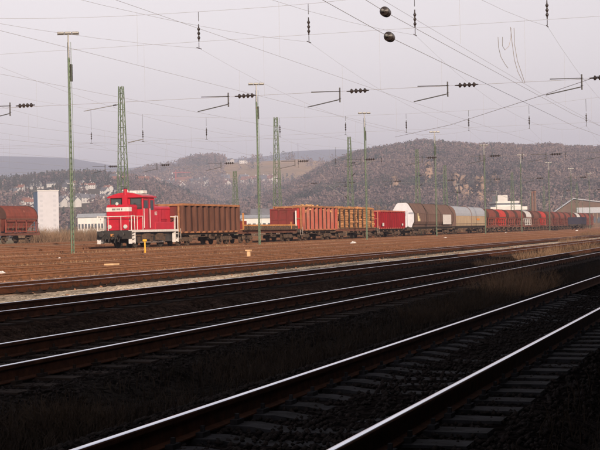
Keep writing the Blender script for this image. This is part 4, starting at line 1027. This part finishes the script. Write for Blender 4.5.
# long low white hall left of the locomotive, pale hall behind the flat wagon
def hall(px0, px1, ytop, ybase, D, label, mw, mr, name='warehouse', roof=1.2, rot=0, nw=8):
    s = D/F_PX; p = spot((px0+px1)/2, D); wd = (px1-px0)*s; hh = (hor((px0+px1)/2)-ytop)*s + CAMZ - roof; dp = wd*.6
    t = thing(name, (p.x, p.y, 0), label, 'building', None, facing()+rot)
    a = MB(); a.b2(-wd/2, wd/2, 0, dp, -1, hh); wl = a.build('wall', mw, t)
    a = MB(); e = .4; a.add([(-wd/2-e, -e, hh), (wd/2+e, -e, hh), (wd/2+e, dp+e, hh), (-wd/2-e, dp+e, hh), (-wd/2-e, dp*.5, hh+roof), (wd/2+e, dp*.5, hh+roof)], [(0, 1, 5, 4), (2, 3, 4, 5), (0, 4, 3), (1, 2, 5), (0, 3, 2, 1)])
    a.build('roof', mr, t)
    for i in range(nw):
        q = -wd/2+wd*(i+.5)/nw; a = MB(); a.b2(q-wd/nw*.3, q+wd/nw*.3, -.06, .02, hh*.5, hh*.72); a.build('window', M_win, wl)
    return t
hall(78, 104, 213.5, 222, 420, 'long low white warehouse behind the nearest lamp mast', M_wall_w, M_silver)
hall(242, 282, 214.5, 224, 330, 'pale low hall seen over the flat wagon', M_wall_w, M_silver, roof=.8)
hall(252, 272, 208.5, 224, 480, 'grey shed roof behind the pale low hall over the flat wagon', M_wall_w, M_roof_g, roof=2)
# white terraced building behind the hoppers
D = 520; s = D/F_PX; p = spot(497, D)
t = thing('terraced_building', (p.x, p.y, 0), 'white flat-roofed building of stepped storeys behind the red hopper wagons', 'building', None, facing()+.05)
for (a0, a1, z0, z1, d0) in ((-6, 31, 0, 6.6, 0), (-6, 31, 7.4, 8.6, .0), (0, 26, 8.65, 9.3, 1.5), (0, 24, 10.0, 10.7, 1.5), (3, 13, 10.75, 13.0, 3.0)):
    a = MB(); a.b2(a0*s, a1*s, d0, 14, z0, z1); a.build('storey', M_wall_w, t)
for (a0, a1, z0, z1, d0) in ((-5.5, 30.5, 6.6, 7.4, .4), (.5, 23.5, 9.3, 10.0, 1.9)):
    a = MB(); a.b2(a0*s, a1*s, d0, 13.6, z0, z1); a.build('window_band', M_win, t)
# big shed at the right
D = 620; s = D/F_PX; p = spot(577, D)
t = thing('engine_shed', (p.x, p.y, 0), 'long brown hall with a pale sloping roof at the right edge behind the hoppers', 'building', None, facing()-.15)
hb = (225-214.5)*s+CAMZ; wd = 60*s
a = MB(); a.b2(-wd*.5, wd*.5, 0, 30, 0, hb-1.5); wl = a.build('wall', mat('shed_brown', (.13, .085, .06), (.09, .06, .045), .3, .9), t)
a = MB(); xg = [(-wd*.5, hb-1.5), (-wd*.05, hb+6.5), (wd*.5, hb+4.5), (wd*.5, hb-1.5)]
a.add([(x_, 0.0, z_) for x_, z_ in xg]+[(x_, 30, z_) for x_, z_ in xg], [(0, 3, 2, 1), (4, 5, 6, 7)]); a.build('gable', MATS['shed_brown'], t)
a = MB()
for (q0, q1) in (((-wd*.53, hb-1.8), (-wd*.05, hb+6.9)), ((-wd*.05, hb+6.9), (wd*.53, hb+4.6))):
    a.add([(q0[0], -.6, q0[1]), (q1[0], -.6, q1[1]), (q1[0], 31, q1[1]), (q0[0], 31, q0[1]), (q0[0], -.6, q0[1]+.4), (q1[0], -.6, q1[1]+.4), (q1[0], 31, q1[1]+.4), (q0[0], 31, q0[1]+.4)],
          [(0, 3, 2, 1), (4, 5, 6, 7), (0, 1, 5, 4), (2, 3, 7, 6), (1, 2, 6, 5), (0, 4, 7, 3)])
a.build('roof', M_silver, t)
a = MB(); a.b2(0, wd*.5, -.5, -.1, hb+.5, hb+3.0); a.build('roof_light', M_silver, t)
for i in range(14):
    q = -wd*.42+i*wd*.84/13; a = MB(); a.b2(q-.5, q+.5, -.12, -.02, hb*.35, hb*.75); a.build('window', M_win, wl)
for i in range(12):
    q = -wd*.38+i*wd*.84/13; a = MB(); a.tube([(q, -.08, hb-2), (q, -.08, hb+1.2+abs(i-6)*-.1)], .18, 5); a.build('column', mat('column_brown', (.3, .2, .13)), t)
for k, (px, top, lab) in enumerate(((532.8, 192.5, 'left of two slim brown chimney stacks behind the hopper wagons'), (535.5, 192, 'right of two slim brown chimney stacks behind the hopper wagons'))):
    D = 560; p = spot(px, D); hh = (hor(px)-top)*D/F_PX+CAMZ; t = thing('chimney_stack', (p.x, p.y, 0), lab, 'chimney', 'slim brown chimney stacks')
    a = MB(); a.tube([(0, 0, 0), (0, 0, hh)], .6, 12, .45); a.build('shaft', mat('stack_brown', (.15, .085, .06)), t); a = MB(); a.lathe((0, 0, hh-.1), (0, 0, 1), [(0, .62), (.5, .62), (.55, .4)], 12); a.build('cap', M_roof_r, t)
# red tower crane on the middle hill
p = hit(176, 187, fB, 1520, 2690); D = p.length; s = D/F_PX
t = thing('tower_crane', p, 'small red tower crane among the houses above the rusty brown wagon', 'crane', None, facing())
Mcr = mat('crane_red', (.5, .10, .08)); hh = 14*s
a = MB(); [a.tube([(u, v, -2), (u, v, hh)], .22, 4) for u in (-.7, .7) for v in (-.7, .7)]; [a.tube([(-.7, -.7, k*1.6), (.7, -.7, k*1.6+1.6)], .15, 4) for k in range(int(hh/1.6))]; a.build('tower', Mcr, t)
a = MB(); a.tube([(-5, 0, hh+.3), (15*s, 0, hh+.3)], .35, 4); a.tube([(0, 0, hh+4), (10*s, 0, hh+.5)], .12, 4); a.tube([(0, 0, hh), (0, 0, hh+4)], .3, 4); a.build('jib', Mcr, t)
a = MB(); a.b2(-6, -4, -.7, .7, hh-1.8, hh+.6); a.build('counterweight', M_grey, t)

# platform, and an unseen building added behind the viewer to shade the near tracks
t = thing('shade_building', (0, -7, 0), 'long unseen brick building added behind the viewer to shade the near tracks', 'building')
Mbr = mat('shade_building_brick', (.25, .12, .08), (.19, .09, .06), 2, .9)
HB = 10.8
a = MB(); a.b2(-90, 36, -8, 0, -.3, HB); wl = a.build('wall', Mbr, t)
a = MB(); a.b2(-90.5, 36.5, -8.5, .6, HB+.003, HB+.35); rf = a.build('roof', M_roof_g, t)
a = MB(); a.b2(17, 30, -6, .2, HB+.36, HB+1.35); a.build('shadow_roof_block', M_roof_g, rf)  # raised block added so the shadow reaches farther out in strips
a = MB(); a.b2(-90, 34, .3, 8.0, 4.3, 4.5); cn_ = a.build('shade_canopy', M_galv, t)  # unseen roof extended over the viewer to block sky light
for k in range(16): a = MB(); a.tube([(-85+k*7.8, 4.6, .1), (-85+k*7.8, 4.6, 4.3)], .1, 10); a.build('shade_canopy_post', M_green, cn_)
for k in range(14): a = MB(); a.b2(-84+k*8.6, -82+k*8.6, -.03, .06, 1.4, 3.4); a.build('window', M_win, wl)
a = MB(); a.b2(-90, 60, -7.5, -.6, -.5, .18); tag(a.build('platform', M_concrete), kind='structure')

# ---------------------------------------------------------------- small things in the yard
t = thing('marker_post', (at_y(144.5, 37.6), 37.6, zr(37.6)-.2), 'small yellow-orange post in front of the locomotive', 'post'); a = MB(); a.tube([(0, 0, 0), (0, 0, .85)], .05, 8); a.build('post', M_yellow, t)
a = MB(); a.b2(-.1, .1, -.12, .12, .8, .95); a.build('cap', M_yellow, t, bevel=.03)
def box_thing(name, px, Y, d, m, lab, cat, mlid=None):
    t = thing(name, (at_y(px, Y), Y, gz(Y)-.02), lab, cat); a = MB(); a.b2(-d[0]/2, d[0]/2, -d[1]/2, d[1]/2, 0, d[2]); a.build('body', m, t, bevel=.03)
    a = MB(); a.b2(-d[0]/2-.05, d[0]/2+.05, -d[1]/2-.05, d[1]/2+.05, d[2]+.002, d[2]+.07); a.build('lid', mlid or m, t); return t
Mtan = mat('tan_box', (.52, .34, .20), (.42, .27, .16), 3, .8)
box_thing('cable_box', 111, 24.8, (.45, .3, .16), Mtan, 'low tan cable box lying between the rusty tracks left of centre', 'cable box')
box_thing('switch_box', 248, 24.9, (.2, .15, .4), Mtan, 'small tan switch box with a lever right of the centre-left', 'switch box')
def stone(px, Y, r, lab, m=None):
    rg = np.random.default_rng(int(px*7)); a = MB(); n = 9; prof = [(-.5*r, .1*r), (-.35*r, .8*r), (0, 1.0*r), (.35*r, .7*r), (.55*r, .1*r)]
    a.lathe((0, 0, .3*r), (0, 0, 1), prof, n); a.v = [tuple(np.array(v)*rg.uniform(.8, 1.2)) for v in a.v]
    o = a.build('stone', m or M_white); o.location = (at_y(px, Y), Y, gz(Y)); tag(o, lab, 'stone', 'pale stones in the yard')
stone(352.5, 33.3, .32, 'white round stone on the sunlit ground below the stacked logs'); stone(59, 36, .13, 'small pale stone left of the foot of the nearest lamp mast')
stone(0.8, 24.7, .22, 'pale stone at the left edge of the rusty tracks'); stone(505.5, 41.2, .25, 'pale stone in front of the first hopper wagons'); stone(576.5, 36, .28, 'pale stone at the far right of the yard')
stone(445, 35.0, .2, 'pale stone below the brown covered wagon')
# pale gravel spill
rg = np.random.default_rng(8); a = MB()
for k in range(500):
    x_ = at_y(276, 41)+rg.normal()*2.6; y_ = 40.9+rg.normal()*.35; a.box((x_, y_, gz(y_)+.0), tuple(rg.uniform(.06, .2, 3)*[1, 1, .4]), rg.uniform(0, 3), 0, 0)
tag(a.build('gravel_spill', mat('pale_gravel', (.42, .36, .32), (.3, .25, .2), 3, .9)), 'patch of pale gravel on the ground in front of the flat wagon', 'gravel', kind='stuff')
# distant line of dark wires/pipes trough along the train track

# ---------------------------------------------------------------- vegetation
M_twig = mat('bare_twigs', (.21, .155, .105), (.13, .10, .07), 1.5, .9, rand=.2)
M_twig_d = mat('brown_twigs', (.20, .125, .08), (.13, .085, .055), 1.5, .9, rand=.2)
M_grass_shade = mat('dead_grass', (.04, .029, .023), (.018, .014, .011), 1.2, .9)  # grass colour lowered to paint in the foreground shade
def twig_mesh(seed, n, R, H, th, m, name='twigs', lean=.5):
    rg = np.random.default_rng(seed); V = []; Fc = []
    b = rg.uniform(-1, 1, (n, 2)); b = b[(b**2).sum(1) < 1]; n = len(b)
    base = np.concatenate([b*R, np.zeros((n, 1))], 1)
    hh = H*rg.uniform(.35, 1, n)*(1-.55*(b**2).sum(1)); dr = rg.normal(size=(n, 2))*lean*.4 + b*lean
    mid = base + np.concatenate([dr*hh[:, None]*.35, (hh*.55)[:, None]], 1)
    tip = base + np.concatenate([dr*hh[:, None]*.95 + rg.normal(size=(n, 2))*.08*H, hh[:, None]], 1)
    an = rg.uniform(0, np.pi, n); sd = np.stack([np.cos(an), np.sin(an), np.zeros(n)], 1)*th
    V = np.stack([base-sd, base+sd, mid+sd*.7, mid-sd*.7, tip+sd*.15, tip-sd*.15], 1)
    # side twigs
    k = np.arange(n)[:, None]*6; F1 = np.concatenate([k+[0, 1, 2, 3], k+[3, 2, 4, 5]])
    V1 = V.reshape(-1, 3); L2 = []
    m2 = np.repeat(mid, 3, 0) + (np.repeat(tip-mid, 3, 0))*rg.uniform(-.3, .9, (3*n, 1)); t2 = m2 + rg.normal(size=(3*n, 3))*H*.13 + [0, 0, H*.06]
    s2 = np.repeat(sd, 3, 0)*.6; V2 = np.stack([m2-s2, m2+s2, t2+s2*.2, t2-s2*.2], 1).reshape(-1, 3); F2 = np.arange(len(V2)).reshape(-1, 4)+len(V1)
    return np.concatenate([V1, V2]), np.concatenate([F1, F2])
def bush(name, loc, seed, n, R, H, th, m, label, group, lean=.5):
    V, Fi = twig_mesh(seed, n, R, H, th, m, lean=lean); o = np_mesh(name, V, Fi, m); o.location = loc; tag(o, label, 'bush', group); return o
# thicket behind the train, left of the locomotive
k = 0
for px in np.linspace(34, 101, 13):
    Yb = 86 + (k % 3)*3.0; D = Yb; V = None
    hgt = random.uniform(1.8, 2.8)
    bush('bare_shrub', (at_y(px, Yb), Yb, .35), 100+k, 700, 2.4, hgt, .02, M_twig if k % 3 else M_twig_d, 'leafless brown shrub, %s from the left in the thicket beside the locomotive' % words[k], 'leafless shrubs between hopper wagon and locomotive', .35); k += 1
for i, px in enumerate(np.linspace(176, 345, 12)):
    Yb = 92 + (i % 2)*5; bush('bare_shrub', (at_y(px, Yb), Yb, .35), 200+i, 500, 3.0, random.uniform(2.4, 3.8), .025, M_twig_d, 'leafless shrub behind the goods train, %s from the left' % words[i], 'leafless shrubs behind the goods train', .35)
for i, px in enumerate(np.linspace(352, 598, 14)):
    Yb = 58 + (i % 2)*3; bush('bare_shrub', (at_y(px, Yb), Yb, .1), 240+i, 420, 6.0, random.uniform(2.0, 2.8), .05, M_twig_d, 'leafless shrub beneath the train outline at the right, %s from the left' % words[i], 'leafless shrubs behind the goods train', .35)
# small bare trees behind the train
def bare_tree(px, Y, H, lab, seed):
    rg = random.Random(seed); t = thing('bare_tree', (at_y(px, Y), Y, .2), lab, 'tree', 'leafless trees behind the goods train'); a = MB(); c = MB()
    def br(p, d, l, r, dep):
        q = p + d*l; (a if dep > 3 else c).tube([p, (p+q)/2+Vector((rg.uniform(-1, 1), rg.uniform(-1, 1), 0))*l*.06, q], r, 5 if dep > 2 else 3, r*.6, cap=False)
        if dep == 0: return
        for k in range(3 if dep > 1 else 4):
            nd = (d + Vector((rg.uniform(-1, 1), rg.uniform(-1, 1), rg.uniform(-.15, .7)))*.65).normalized(); br(q, nd, l*rg.uniform(.6, .85), r*.58, dep-1)
    br(Vector((0, 0, -.2)), Vector((0, 0, 1)), H*.28, H*.018, 5); a.build('trunk', M_twig_d, t); c.build('crown', M_twig, t)
for i, (px, Y, H) in enumerate(((330, 110, 6), (376, 115, 11), (383, 118, 9), (425, 150, 9), (560, 170, 10), (545, 180, 9), (590, 175, 10), (205, 130, 6), (300, 128, 6))):
    bare_tree(px, Y, H, 'leafless tree %s the goods train, %s of that group counted along the train' % ('rising behind', words[i]), 50+i)
# dead grass between the near tracks
def grass(name, Ya, Yb, xa, xb, n, hgt, th, seed, m, label):
    rg = np.random.default_rng(seed); x_ = xa*(xb/xa)**rg.uniform(0, 1, n); y_ = rg.uniform(Ya, Yb, n)
    keep = (vnoise(x_, y_, .8, seed)*.6+vnoise(x_, y_, 2.6, seed+1)*.6) > rg.uniform(.25, .75, n); x_ = x_[keep]; y_ = y_[keep]; n = len(x_)
    z_ = np.interp(y_, ys, G)-.03; h_ = hgt*rg.uniform(.3, 1, n)*(.4+.9*vnoise(x_, y_, 3.1, seed+2)); dr = rg.normal(size=(n, 2))*.35
    b = np.stack([x_, y_, z_], 1); an = rg.uniform(0, np.pi, n); sd = np.stack([np.cos(an), np.sin(an), 0*an], 1)*(th*rg.uniform(.6, 1.4, n))[:, None]
    mi = b+np.stack([dr[:, 0]*h_*.3, dr[:, 1]*h_*.3, h_*.6], 1); tp = b+np.stack([dr[:, 0]*h_, dr[:, 1]*h_, h_*(1-.3*np.abs(dr[:, 0]))], 1)
    V = np.stack([b-sd, b+sd, mi+sd*.8, mi-sd*.8, tp+sd*.2, tp-sd*.2], 1).reshape(-1, 3); k = np.arange(n)[:, None]*6; Fi = np.concatenate([k+[0, 1, 2, 3], k+[3, 2, 4, 5]])
    tag(np_mesh(name, V, Fi, m), label, 'grass', kind='stuff')
grass('dead_grass', 4.95, 6.2, 7, 60, 26000, .34, .0035, 21, M_grass_shade, 'dark dead grass between the first and second track')
grass('dead_grass', 9.7, 11.6, 14, 110, 14000, .22, .005, 22, M_grass_shade, 'thin dead grass between the second and third track')
grass('dead_grass', .7, 1.6, 4, 20, 6000, .25, .003, 23, M_grass_shade, 'dark dead grass at the near side of the first track')
grass('dead_grass', 14.9, 15.9, 45, 150, 8000, .22, .008, 24, M_grass_shade, 'dead grass between the third and fourth track')
M_weed = mat('dry_weeds', (.30, .21, .12), (.20, .12, .07), 1.2, .9)
grass('yard_weeds', 21.1, 21.9, 34, 300, 3500, .14, .008, 31, M_weed, 'dry pale weeds along the gravel path beyond the fourth track')
grass('yard_weeds', 40.6, 43.6, 60, 330, 9000, .28, .012, 32, M_weed, 'dry weeds along the row of lamp masts')
grass('yard_weeds', 30.0, 31.0, 45, 300, 5000, .2, .01, 33, M_weed, 'dry weeds between the rusty yard tracks')
bl = [(505, 5.8, .75, .95), (522, 5.7, .9, .9), (478, 5.9, .5, .8), (450, 5.8, .45, .8), (420, 5.8, .42, .7), (60, 5.6, .35, .5), (538, 10.3, .7, 1.2), (560, 10.5, .8, 1.2), (500, 10.4, .5, 1.2), (585, 11, .7, 1.3), (575, 15.4, .9, 1.5), (590, 20.3, .9, 1.6)]
for i, (px, Y, H, R) in enumerate(bl):
    bush('dry_bush', (at_y(px, Y), Y, gz(Y)-.03), 300+i, 900, R, H, .003+.0002*Y, M_twig_d if (Y > 10 or i < 2) else M_twig_near, 'low dry brown bush between near tracks, ' + ['tallest left of a pair at the right', 'tallest right of a pair at the right', 'low one left of the pair', 'low one below the beige wagon', 'low one below the brown wagon', 'lone one at the far left', 'beyond second track below the chimneys', 'beyond second track below the shed', 'beyond second track below the terraced building', 'at the right edge beyond second track', 'beyond third track at the right', 'farthest one at the right edge'][i], 'low dry bushes between the near tracks', .5)  # near bushes toned dark as shade, first pair painted as sunlit
# loose ballast stones by the near tracks
rg = np.random.default_rng(77); n = 26000
x_ = 6.5*(45/6.5)**rg.uniform(0, 1, n); y_ = np.where(rg.uniform(0, 1, n) < .5, rg.uniform(1.2, 5.1, n), rg.uniform(6.0, 10, n)); k_ = (np.abs(np.abs(y_-3.15)-.7525) > .09) & (np.abs(np.abs(y_-7.9)-.7525) > .09)
x_ = x_[k_]; y_ = y_[k_]; n = len(x_); r_ = rg.uniform(.014, .034, n)
octv = np.array([(1, 0, 0), (-1, 0, 0), (0, 1, 0), (0, -1, 0), (0, 0, 1), (0, 0, -1)], float); octf = np.array([(0, 2, 4), (2, 1, 4), (1, 3, 4), (3, 0, 4), (2, 0, 5), (1, 2, 5), (3, 1, 5), (0, 3, 5)])
V = octv[None]*rg.uniform(.6, 1.2, (n, 6, 1)); an = rg.uniform(0, 6.3, n); ca, sa = np.cos(an)[:, None], np.sin(an)[:, None]
tl = rg.uniform(-.6, .6, n)[:, None]; X1 = V[..., 0]*ca-V[..., 1]*sa; Y1 = V[..., 0]*sa+V[..., 1]*ca; Z1 = V[..., 2]*.8 + X1*tl
P = np.stack([x_[:, None]+X1*r_[:, None], y_[:, None]+Y1*r_[:, None], (np.interp(y_, ys, G)+.012)[:, None]+Z1*r_[:, None]], -1).reshape(-1, 3)
Fi = (octf[None]+(np.arange(n)*6)[:, None, None]).reshape(-1, 3)
tag(np_mesh('ballast_stones', P, Fi, mat('ballast_stone', (.026, .020, .019), (.013, .012, .012), 14, .9, c3=(.035, .02, .016))), 'dark loose ballast stones around the near tracks', 'ballast', kind='stuff')  # stone colour blackened to hold the shade of the foreground
# pale stones scattered through the sunlit yard
n = 9000; y_ = rg.uniform(15, 44, n); x_ = rg.uniform(28, 260, n); r_ = rg.uniform(.02, .07, n)
V = octv[None]*rg.uniform(.6, 1.2, (n, 6, 1)); P = np.stack([x_[:, None]+V[..., 0]*r_[:, None], y_[:, None]+V[..., 1]*r_[:, None], (np.interp(y_, ys, G)+.01)[:, None]+V[..., 2]*r_[:, None]*.8], -1).reshape(-1, 3)
Fi = (octf[None]+(np.arange(n)*6)[:, None, None]).reshape(-1, 3)
tag(np_mesh('yard_stones', P, Fi, mat('yard_stone', (.26, .14, .085), (.16, .08, .05), 3, .9)), 'brown stones scattered over the sunlit yard', 'ballast', kind='stuff')
# ---------------------------------------------------------------- haze
HAZE = 2.7e-4
a = MB(); a.b2(-400, 9000, -2600, 7200, -8, 560); hz = a.build('haze', mat('haze', (1, 1, 1)))
tag(hz, 'thin pale blue haze over the valley', 'haze', kind='stuff')
hm = bpy.data.materials.new('haze_air'); hm.use_nodes = True; N = hm.node_tree.nodes; N.clear()
pv = N.new('ShaderNodeVolumePrincipled'); pv.inputs['Color'].default_value = (.70, .76, 1.0, 1); pv.inputs['Density'].default_value = HAZE; pv.inputs['Anisotropy'].default_value = .0
oo = N.new('ShaderNodeOutputMaterial'); hm.node_tree.links.new(pv.outputs[0], oo.inputs['Volume']); hz.data.materials.clear(); hz.data.materials.append(hm)
